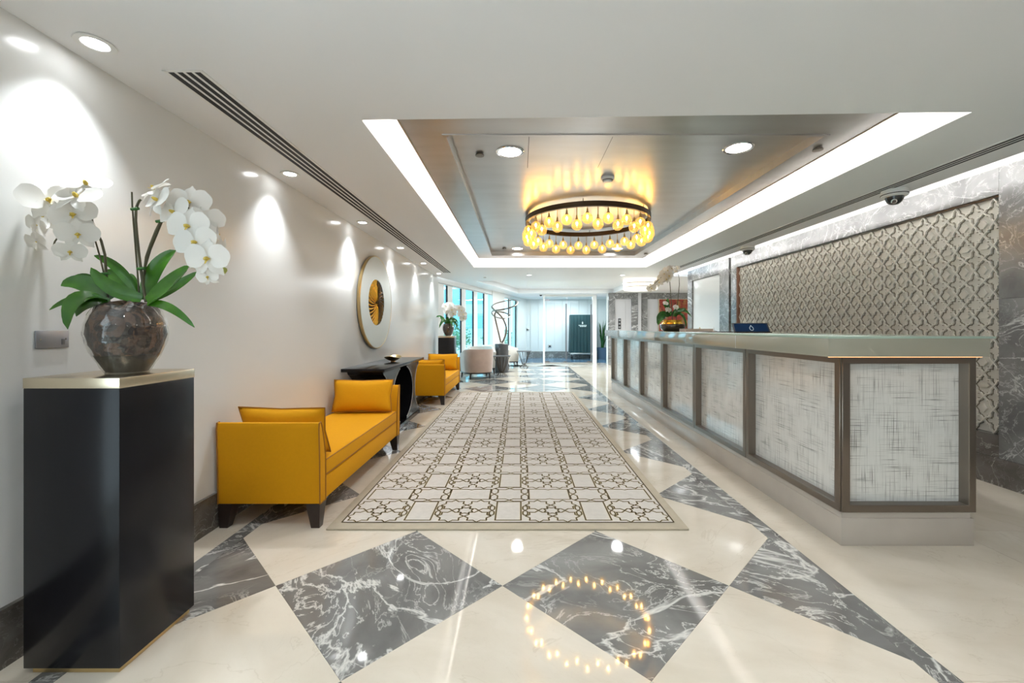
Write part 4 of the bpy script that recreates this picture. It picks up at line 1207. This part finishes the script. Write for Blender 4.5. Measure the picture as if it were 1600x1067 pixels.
# blooms: photo position, depth, facing, size, roll
BL_ = [((135, 289), -.03, (.35, -.8, .75), .082, .2), ((121, 308), -.07, (.1, -.85, .65), .088, -.1), ((74, 313), -.05, (.85, -.4, .2), .092, .2),
       ((116, 336), -.06, (.35, -1, .1), .082, .3), ((122, 366), -.07, (.7, -.9, -.1), .068, .1), ((110, 393), -.08, (.6, -.9, -.3), .052, 0),
       ((66, 338), -.02, (-.5, .6, -.1), .066, .5), ((58, 352), -.06, (-.95, -.2, -.1), .050, .2), ((57, 378), -.06, (-.95, -.15, -.2), .048, -.2),
       ((93, 332), -.02, (-.2, .7, .2), .062, .1),
       ((243, 296), -.02, (-.5, -.6, .75), .075, .3), ((247, 313), -.06, (-.45, -.9, .35), .080, -.1), ((296, 317), -.03, (.25, -1, .15), .084, 0),
       ((273, 332), -.06, (-.3, -1, .2), .078, .2), ((322, 343), -.02, (.75, -.7, 0), .070, .1), ((295, 354), -.09, (.0, -1, .05), .086, 0),
       ((306, 379), -.10, (.05, -1, 0), .084, .15), ((336, 366), .02, (.7, .7, .1), .062, 0), ((345, 388), .0, (.9, .35, -.1), .064, .3),
       ((325, 404), -.11, (.1, -1, -.08), .084, 0), ((300, 404), -.05, (-.6, -.7, -.2), .058, .4), ((325, 432), -.09, (.1, -.9, -.4), .044, .2)]
for (pp, dy, fc, s, ro) in BL_:
    flower(orch, rel(pp[0], pp[1], dy), fc, s * .88, ro)
for (px_, py_) in ((348, 423), (97, 395)):
    p_ = rel(px_, py_, -.06)
    MB().lathe([(0, -.016), (.008, -.012), (.013, 0), (.009, .012), (0, .018)], 12).build('bud', M['bud'], orch, loc=p_, rot=(0, R(60), 0), smooth=True)
    spray(orch, [p_, p_ + Vector((-.03 if px_ > 200 else .02, 0, .012))], .002, .002, 'flower_stalk')

# smaller orchids: on the far pedestal and on the desk
def small_orchid(name, label, loc, sprays, leaves, scale=1.0, bloom=.075):
    t = thing(name, label, 'orchid', loc)
    for (a, b_, c_, w) in leaves:
        dd = (Vector(c_) - Vector(a)).normalized()
        sd = dd.cross(Vector((.1 * math.sin(9 * w * 100), -1, .5)).normalized())
        leaf_mesh('leaf', (a, b_, c_), w, .25, n=8, side=sd).build('leaf', M['leaf_dark'], t, smooth=True, angle=60)
    r = random.Random(len(label))
    for pts, blooms in sprays:
        spray(t, pts, .006, .003)
        for (p, fc, s) in blooms:
            o = put('bloom', SB, M['petal'], t)
            zax = Vector(fc).normalized(); x_ = Vector((0, 0, 1)).cross(zax).normalized(); y_ = zax.cross(x_)
            o.matrix_local = Matrix.Translation(p) @ Matrix((x_, y_, zax)).transposed().to_4x4() @ Matrix.Rotation(r.uniform(-.5, .5), 4, 'Z') @ Matrix.Scale(s, 4)
            q = put('lip', LIP, M['lip'], o)
    return t
Y2 = 9.02
v2 = copy_tree(vase, None, (-1.535, Y2, 1.026)); v2['label'] = 'small-looking glass bowl of bark on the far pedestal'
def r2(px, py, dy=0): return at(px, py, Y2 + dy) - Vector((-1.535, Y2, 1.288))
lv = []
for k in range(11):
    th = 2 * PI * k / 11 + .2; L = .20 + .035 * (k % 3)
    dx, dy = math.cos(th), math.sin(th)
    lv.append(((dx * .03, dy * .03, -.02), (dx * L * .6, dy * L * .6, .16 + .05 * (k % 2)), (dx * L, dy * L, -.10 + .12 * (k % 3)), .065))
sp1 = [Vector((0, 0, 0)), r2(699, 498), r2(698, 488), r2(700, 482), r2(706, 481), r2(712, 484)]
sp2 = [Vector((.02, 0, 0)), r2(704, 498), r2(708, 484), r2(716, 480), r2(722, 485), r2(725, 493)]
bl1 = [(r2(x_, y_, d), f_, .088) for (x_, y_, d, f_) in ((696, 478, 0, (-.4, -1, .3)), (701, 481, -.08, (0, -1, .2)), (706, 484, -.1, (.2, -1, 0)), (703, 476, 0, (.2, -1, .6)), (708, 490, -.05, (.4, -1, 0)), (698, 486, -.05, (-.4, -1, 0)))]
bl2 = [(r2(x_, y_, d), f_, .085) for (x_, y_, d, f_) in ((712, 481, 0, (0, -1, .4)), (717, 481, -.05, (.2, -1, .3)), (721, 485, -.05, (.3, -1, .1)), (724, 491, -.05, (.4, -1, 0)), (720, 492, 0, (0, -1, 0)), (724, 497, 0, (.2, -1, -.2)))]
small_orchid('orchid_plant', 'far white orchid standing by the windows', (-1.535, Y2, 1.288), [(sp1, bl1), (sp2, bl2)], lv)

# ------------------------------------------------------------------ reception desk
DX0, DX1, DY0, DY1 = 1.77, 2.505, 2.31, 8.10
desk = thing('reception_desk', 'long reception desk of bronze frames and pale patterned panels', 'desk', (DX0, DY0, 0))
Lx, Ly = DX1 - DX0, DY1 - DY0
MB().box(0, Lx - .005, 0, Ly, 0, .150).build('plinth', M['stone'], desk, bevel=.002)
MB().box(.006, Lx - .02, .006, Ly - .006, .150, .186).build('plinth_cap', M['stone'], desk)
ZF0, ZF1 = .186, 1.042
MB().box(.062, Lx - .002, .062, Ly - .01, ZF0, ZF1).build('core', M['bronze'], desk)
NBAY = 6; bay = Ly / NBAY
fw = .040; dp = .06
def frame_mesh(W, H, fw_, dp_):
    "mitred frame in the local xz plane, depth along +y"
    b = MB()
    o_ = [(0, 0), (W, 0), (W, H), (0, H)]; i_ = [(fw_, fw_), (W - fw_, fw_), (W - fw_, H - fw_), (fw_, H - fw_)]
    vs_ = [(x, 0, z) for x, z in o_] + [(x, 0, z) for x, z in i_] + [(x, dp_, z) for x, z in o_] + [(x, dp_, z) for x, z in i_]
    fs_ = []
    for k in range(4):
        j = (k + 1) % 4
        fs_ += [(k, j, 4 + j, 4 + k), (4 + k, 4 + j, 12 + j, 12 + k), (k, 8 + k, 8 + j, j), (8 + k, 12 + k, 12 + j, 8 + j)]
    b.add(vs_, fs_)
    return b
HF = ZF1 - ZF0
# end bay facing the viewer
f_ = frame_mesh(Lx + .0, HF, fw, dp).build('bay_frame', M['bronze'], desk, loc=(0, -.008, ZF0), bevel=.0025, seg=1)
MB().box(fw, Lx - fw, dp - .004, dp + .004, fw, HF - fw).build('patterned_panel', M['weave'], f_)
fm = frame_mesh(bay - .004, HF, fw, dp).mesh('bay_frame', bevel=.0025, seg=1)
pmesh = MB().box(fw, bay - .004 - fw, dp - .004, dp + .004, fw, HF - fw).mesh('patterned_panel')
for k in range(NBAY):
    # local x of the frame runs along -Y of the room; face looks to -X
    f_ = put('bay_frame', fm, M['bronze'], desk, (-.008, (k + 1) * bay - .002, ZF0), (0, 0, R(-90)))
    put('patterned_panel', pmesh, M['weave'], f_)
wt = thing('counter_worktop', 'thick taupe glass-topped worktop of the reception desk', 'worktop', (1.648, 2.24, 1.044))
WX, WY = 2.54 - 1.648, 8.12 - 2.24
MB().box(0, WX - .03, 0, WY, 0, .098).build('skirt', M['skirt'], wt, bevel=.0015)
MB().box(-.002, WX, -.002, WY + .002, .098, .110).build('glass_top', M['green_glass'], wt, bevel=.001)
# thin pale joints of the long front
for k in range(1, 6):
    MB().box(-.001, 0, k * bay - .002, k * bay + .002, .001, .097).build('glass_joint', M['steel'], wt)
MB().box(.01, WX - .06, .010, .018, -.0025, 0).build('warm_light_strip', M['led_warm'], wt)
ZT = 1.154

# things on the worktop
dp_ = thing('display_stand', 'tilted dark blue display with a white emblem on the worktop', 'display', (2.13, 3.82, ZT), R(0))
b = MB().prism([(0, 0), (.012, 0), (.062, .088), (.050, .090)], 'x', -.175, .155)
b.build('screen_body', M['black'], dp_, bevel=.003)
nv = Vector((0, -.090, .050)).normalized()
b = MB()
def onface(u, v): return Vector((u, v * .050, v * .090)) + nv * .0015
b.add([onface(-.162, .12), onface(.140, .12), onface(.140, .90), onface(-.162, .90)], [(0, 1, 2, 3)])
b.build('screen', M['screen'], dp_)
em = [onface(-.01 + .017 * math.cos(R(a)) * (1 if abs(a - 90) > 20 else 1), .42 + .20 * math.sin(R(a)) + (.12 if abs(a - 90) < 20 else 0)) + nv * .001 for a in range(0, 360, 30)]
MB().tube(em, .0022, 6, closed=True).build('emblem', M['white_print'], dp_)
MB().prism([(.03, 0), (.12, 0), (.045, .055)], 'x', -.06, .06).build('rear_stand', M['black'], dp_)
MB().box(-.18, .16, -.012, .0, 0, .010).build('base_rail', M['dark_bronze'], dp_)
ty = thing('leather_tray', 'pinkish low tray with small items beside the gold planter', 'tray', (2.10, 5.0, ZT))
MB().box(-.16, .16, -.10, .10, 0, .008).build('tray_base', M['tray'], ty)
for a in ((-.16, .16, -.10, -.092, .008, .034), (-.16, .16, .092, .10, .008, .034), (-.16, -.152, -.092, .092, .008, .034), (.152, .16, -.092, .092, .008, .034)):
    MB().box(*a).build('tray_side', M['tray'], ty)
bl = thing('brass_bell', 'small brass bell in the pinkish tray', 'bell', (2.14, 4.99, ZT + .008))
MB().lathe([(0, 0), (.032, 0), (.030, .010), (.020, .026), (.004, .030), (.004, .038), (.008, .042), (0, .046)], 20).build('bell_dome', M['gold'], bl, smooth=True)
dm2 = thing('desk_mat', 'flat dark writing mat on the worktop with a slim pen holder', 'desk mat', (2.10, 4.45, ZT))
MB().box(-.15, .17, -.11, .11, 0, .006).build('mat', M['mat_dark'], dm2, bevel=.002)
pn = thing('pen_stand', 'slim pen standing in a holder on the dark mat', 'pen', (2.08, 4.48, ZT + .006))
MB().lathe([(0, 0), (.022, 0), (.020, .006), (.006, .010), (0, .010)], 16).build('holder', M['steel'], pn, smooth=True)
MB().tube([(0, 0, .008), (-.012, 0, .05)], .003, 6).build('pen', M['steel'], pn)

# gold-rimmed planter with orchid
PLX, PLY = 2.185, 6.0
pt_ = thing('gold_planter', 'dark bowl planter with a broad gold rim on the worktop', 'planter', (PLX, PLY, ZT))
MB().lathe([(0, 0), (.125, 0), (.150, .015), (.170, .05), (.175, .085), (.168, .098), (.150, .102)], 40).build('bowl', plain('dark_bronze_glass', (.05, .035, .025), .08, .6, coat=.5), pt_, smooth=True)
MB().lathe([(.150, .098), (.146, .110), (.132, .128), (.136, .150), (.142, .155), (.128, .155), (.12, .13), (.12, .11)], 40, closed=True).build('gold_rim', M['bright_gold'], pt_, smooth=True)
MB().lathe([(0, .140), (.125, .132)], 24).build('moss', M['leaf_dark'], pt_)
OB = Vector((PLX, PLY, ZT + .138))
def r3(px, py, dy=0): return at(px, py, PLY + dy) - OB
lv = [(r3(1044, 494), r3(1035, 486, -.03), r3(1026, 500, -.04), .10), (r3(1046, 494), r3(1040, 478, -.02), r3(1044, 466), .075), (r3(1052, 494), r3(1066, 474), r3(1081, 496), .055),
      (r3(1054, 495), r3(1068, 480, -.04), r3(1073, 514, -.06), .05), (r3(1048, 494), r3(1046, 482, -.05), r3(1036, 476, -.08), .07), (r3(1050, 494, .03), r3(1058, 480, .08), r3(1066, 484, .10), .06),
      (r3(1040, 496, -.03), r3(1030, 492, -.08), r3(1028, 508, -.10), .09), (r3(1055, 494), r3(1060, 484), r3(1072, 482), .06)]
s1 = [Vector((0, 0, 0)), r3(1048, 460), r3(1047, 445), r3(1046, 435), r3(1040, 428), r3(1030, 436), r3(1022, 444), r3(1014, 450)]
s2 = [Vector((.05, 0, 0)), r3(1060, 460), r3(1062, 438), r3(1059, 425), r3(1058, 419)]
bl1 = [(r3(x_, y_, d), f_, .07) for (x_, y_, d, f_) in ((1043, 423, 0, (0, -1, .3)), (1049, 420, .05, (.3, -1, .4)), (1038, 428, -.04, (-.2, -1, .1)), (1045, 431, -.06, (.1, -1, 0)), (1035, 434, 0, (-.4, -1, 0)), (1041, 436, -.05, (0, -1, -.1)), (1030, 441, 0, (-.4, -1, 0)), (1018, 450, 0, (-.4, -1, -.2)))]
bl2 = [(r3(1058, 419), (0, -1, .2), .045), (r3(1056, 424, -.02), (-.3, -1, 0), .03)]
bl3 = [(r3(1040, 474, -.06), (0, -1, .2), .04), (r3(1056, 480, -.06), (.2, -1, .1), .045), (r3(1044, 484, -.08), (0, -1, .2), .045)]
small_orchid('orchid_plant', 'white orchid with tall bare stems in the gold-rimmed planter', OB, [(s1, bl1), (s2, bl2 + bl3)], lv)

# ------------------------------------------------------------------ wall socket plate
o = thing('socket_plate', 'grey steel socket plate on the white wall behind the near pedestal', 'socket', (WL, 1.64, 1.155))
MB().box(0, .008, -.058, .058, -.034, .034).build('plate', plain('grey_plate', (.30, .31, .34), .4, .7), o, bevel=.002)
for yy in (-.045, .045): MB().box(.008, .0095, yy - .003, yy + .003, -.003, .003).build('screw', M['chrome'], o)
MB().box(.008, .010, .030, .040, -.022, .0).build('rocker', M['dark_steel'], o)

# ------------------------------------------------------------------ lobby armchairs
def make_armchair(fab):
    t = thing('tub_armchair', '', 'armchair')
    # U shaped shell, open to +y (front); back at -y
    n = 26; path = []
    for i in range(n + 1):
        u = -1 + 2 * i / n
        if abs(u) > .55:
            s = (abs(u) - .55) / .45
            path.append((math.copysign(.33, u), -.04 + .36 * s, Vector((math.copysign(1, u), 0))))
        else:
            a = u / .55 * PI / 2
            path.append((.33 * math.sin(a), -.04 - .28 * math.cos(a), Vector((math.sin(a), -math.cos(a)))))
    b = MB(); vs_ = []; fs_ = []
    for i, (x, y, nn) in enumerate(path):
        u = abs(-1 + 2 * i / n)
        zt_ = .70 - .13 * max(0, (u - .35) / .65) ** 1.2
        for (off, z) in ((0, .16), (.018, .40), (.030, zt_ - .02), (.02, zt_), (-.035, zt_), (-.05, zt_ - .03), (-.075, .36), (-.08, .16)):
            rib = .006 * abs(math.sin(i * PI / 2)) if off >= 0 else 0
            vs_.append((x + nn.x * (off + rib), y + nn.y * (off + rib), z))
    m = 8
    for i in range(n):
        for k_ in range(m):
            fs_.append((i*m + k_, i*m + (k_+1) % m, (i+1)*m + (k_+1) % m, (i+1)*m + k_))
    fs_ += [tuple(range(m - 1, -1, -1)), tuple(n*m + k_ for k_ in range(m))]
    b.add(vs_, fs_); b.build('shell', fab, t, smooth=True, angle=50)
    MB().box(-.24, .24, -.22, .36, .20, .41).build('seat_cushion', fab, t, bevel=.04, seg=3)
    # dark base band
    pl_ = [(p[0] * 1.0, p[1]) for p in path]
    MB().prism(pl_, 'z', .13, .162).build('base_band', M['dark_wood'], t)
    for sx in (-1, 1):
        for yy in (-.20, .29):
            x_ = sx * (.23 if yy < 0 else .30)
            MB().tube([(x_, yy, .14), (x_ * 1.04, yy * 1.06, 0)], [.024, .014], 8).build('leg', M['dark_wood'], t)
    return t
ac = make_armchair(M['pink_velvet']); ac.location = (-1.0, 10.0, 0); ac.rotation_euler = (0, 0, R(22))
ac['label'] = 'rose beige velvet tub chair with its back to the viewer'; ac['group'] = 'tub chairs by the windows'
ac2 = make_armchair(M['pale_fabric']); ac2.location = (-1.02, 11.1, 0); ac2.rotation_euler = (0, 0, R(190))
ac2['label'] = 'pale cream tub chair half hidden behind the rose beige chair'; ac2['group'] = 'tub chairs by the windows'
ac3 = copy_tree(ac2, None, (-.72, 12.1, 0), R(200)); ac3['label'] = 'pale cream tub chair behind the cylindrical sculpture plinth'
ac4 = copy_tree(ac2, None, (-.42, 13.25, 0), R(-80)); ac4['label'] = 'pale tub chair right of the plinth beside the far side table'

# side tables
def side_table():
    t = thing('side_table', '', 'side table')
    MB().lathe([(0, .50), (.225, .50), (.225, .485), (.21, .478), (0, .478)], 32).build('table_top', M['slate'], t, smooth=True)
    for k in range(6):
        th = 2 * PI * k / 6 + .3
        c_, s_ = math.cos(th), math.sin(th)
        MB().tube([(.20 * c_, .20 * s_, .48), (.045 * c_, .045 * s_, .085), (.14 * c_, .14 * s_, .0)], .008, 6).build('leg', M['dark_bronze'], t)
    MB().lathe([(.042, .10), (.052, .10), (.052, .085), (.042, .085)], 20, closed=True).build('collar', M['dark_bronze'], t)
    return t
s1_ = side_table(); s1_.location = (-.45, 10.5, 0); s1_['label'] = 'round side table before the cylindrical plinth'; s1_['group'] = 'round side tables with splayed rods'
s2_ = copy_tree(s1_, None, (.13, 12.75, 0)); s2_['label'] = 'round side table by the glass entrance wall'

# sculpture on a cylindrical plinth
SY = 11.4; SX = -.49
cyl = thing('sculpture_plinth', 'dark grey cylindrical plinth under the ribbon sculpture', 'plinth', (SX, SY, 0))
MB().lathe([(0, 0), (.175, 0), (.182, .006), (.182, .756), (.176, .763), (0, .765)], 40).build('drum', M['slate'], cyl, smooth=True)
MB().lathe([(.183, .02), (.184, .02), (.184, .026), (.183, .026)], 40, closed=True).build('base_line', M['black'], cyl)
sc = thing('ribbon_sculpture', 'looping bronze ribbon sculpture standing on the grey plinth', 'sculpture', (SX, SY, .765))
def s3(px, py, dy=0): return at(px, py, SY + dy) - Vector((SX, SY, .765))
base = Vector((0, 0, .026))
pts = [base, s3(787, 531, 0), s3(790.5, 521, -.03), s3(791, 512, -.05), s3(788, 502, -.08), s3(783, 494, -.10), s3(776, 487.5, -.08), s3(770, 482, 0), s3(768.5, 478.5, .06),
       s3(774, 474.5, .22), s3(784, 471.5, .32), s3(795, 469.3, .34), s3(804, 469.2, .26), s3(808.5, 471.5, .10), s3(808, 475, -.08), s3(802, 478.8, -.20), s3(793, 481.8, -.24), s3(783, 484, -.22), s3(774, 485, -.14), s3(769, 486.5, -.02),
       s3(768.8, 490, .05), s3(773, 494.5, -.10), s3(781, 497, -.16), s3(789, 497.3, -.12), s3(795, 495, 0), s3(796, 492.5, .12), s3(790, 489, .18), s3(782, 487.3, .16), s3(775, 487.8, .10), s3(773, 493, .06), s3(775, 503, .03), s3(779, 520, .0), base + Vector((-.02, 0, .002))]
# smooth with Catmull-Rom
def crom(P, sub=4):
    out = []
    for i in range(len(P) - 1):
        p0, p1, p2, p3 = P[max(i-1, 0)], P[i], P[i+1], P[min(i+2, len(P)-1)]
        for k in range(sub):
            t = k / sub
            out.append(.5 * ((2*p1) + (p2-p0)*t + (2*p0-5*p1+4*p2-p3)*t*t + (3*p1-p0-3*p2+p3)*t**3))
    out.append(P[-1]); return out
MB().tube(crom(pts), .022, 8, flat=.6).build('ribbon', M['ribbon'], sc, smooth=True)
MB().lathe([(0, 0), (.06, 0), (.055, .012), (0, .014)], 20).build('foot', M['ribbon'], sc, smooth=True)

# ------------------------------------------------------------------ luggage trolley and plant in the vestibule
tr = thing('luggage_trolley', 'dark green covered luggage trolley with a white logo behind the glass', 'trolley', (2.36, 16.05, 0))
MB().box(-.46, .46, -.28, .28, .20, .25).build('platform', M['steel'], tr, bevel=.01)
b = MB(); vs_ = []; fs_ = []; per = []
for i in range(24): per.append((-.45 + .9 * i / 24, -.27))
for i in range(14): per.append((.45, -.27 + .54 * i / 14))
for i in range(24): per.append((.45 - .9 * i / 24, .27))
for i in range(14): per.append((-.45, .27 - .54 * i / 14))
n = len(per)
for lev, (z_, fl) in enumerate(((.262, 1.03), (.8, 1.0), (1.66, .97), (1.69, .95))):
    for i, (x, y_) in enumerate(per):
        fold = .012 * math.sin(i * 1.9) * (1 if lev < 2 else .3)
        vs_.append((x * fl + (fold if abs(y_) < .27 else 0), y_ * fl + (fold if abs(y_) >= .27 else 0), z_))
for l_ in range(3):
    for i in range(n): fs_.append((l_*n+i, l_*n+(i+1) % n, (l_+1)*n+(i+1) % n, (l_+1)*n+i))
fs_.append(tuple(3*n + i for i in range(n)))
b.add(vs_, fs_); cov = b.build('cover', M['green_cover'], tr, smooth=True)
lg = MB()
yl = -.292
lg.prism([(-.02, 1.34), (.02, 1.34), (.026, 1.38), (.0, 1.44), (-.026, 1.38)], 'y', yl, yl + .004)
for x0_, x1_, z0_ in ((-.145, -.115, 1.275), (-.105, -.07, 1.275), (-.06, -.035, 1.275), (-.025, .02, 1.275), (.03, .06, 1.275), (.07, .10, 1.275), (.11, .15, 1.275), (-.10, -.04, 1.235), (-.03, .04, 1.235), (.05, .14, 1.235)):
    lg.box(x0_, x1_, yl, yl + .004, z0_, z0_ + .028)
lg.build('logo', M['white_print'], cov)
for sx in (-.36, .36):
    for sy in (-.2, .2):
        w_ = MB().lathe([(0, -.02), (.06, -.02), (.085, -.012), (.085, .012), (.06, .02), (0, .02)], 20); w_.v = [(z, x, y) for x, y, z in w_.v]
        wo = w_.build('wheel', M['black'], tr, loc=(sx, sy, .085), smooth=True)
        MB().box(-.03, .03, -.02, .02, .02, .115).build('caster_fork', M['steel'], wo)
vp = thing('potted_plant', 'tall grassy plant in a blue-grey pot behind the glass', 'plant', (3.17, 16.1, 0))
MB().lathe([(0, 0), (.17, 0), (.23, .42), (.24, .44), (.22, .44), (.20, .40), (0, .40)], 28).build('pot', plain('blue_grey_pot', (.12, .17, .25), .3), vp, smooth=True)
r = random.Random(5)
for k in range(34):
    th = r.uniform(0, 2 * PI); L = r.uniform(.05, .30); h_ = r.uniform(.5, 1.15)
    dx, dy = math.cos(th), math.sin(th)
    leaf_mesh('leaf', ((dx * .05, dy * .05, .39), (dx * L * .35, dy * L * .35, .4 + h_ * .7), (dx * L, dy * L, .4 + h_)), .04, .3, n=5).build('leaf', M['leaf_dark'], vp)
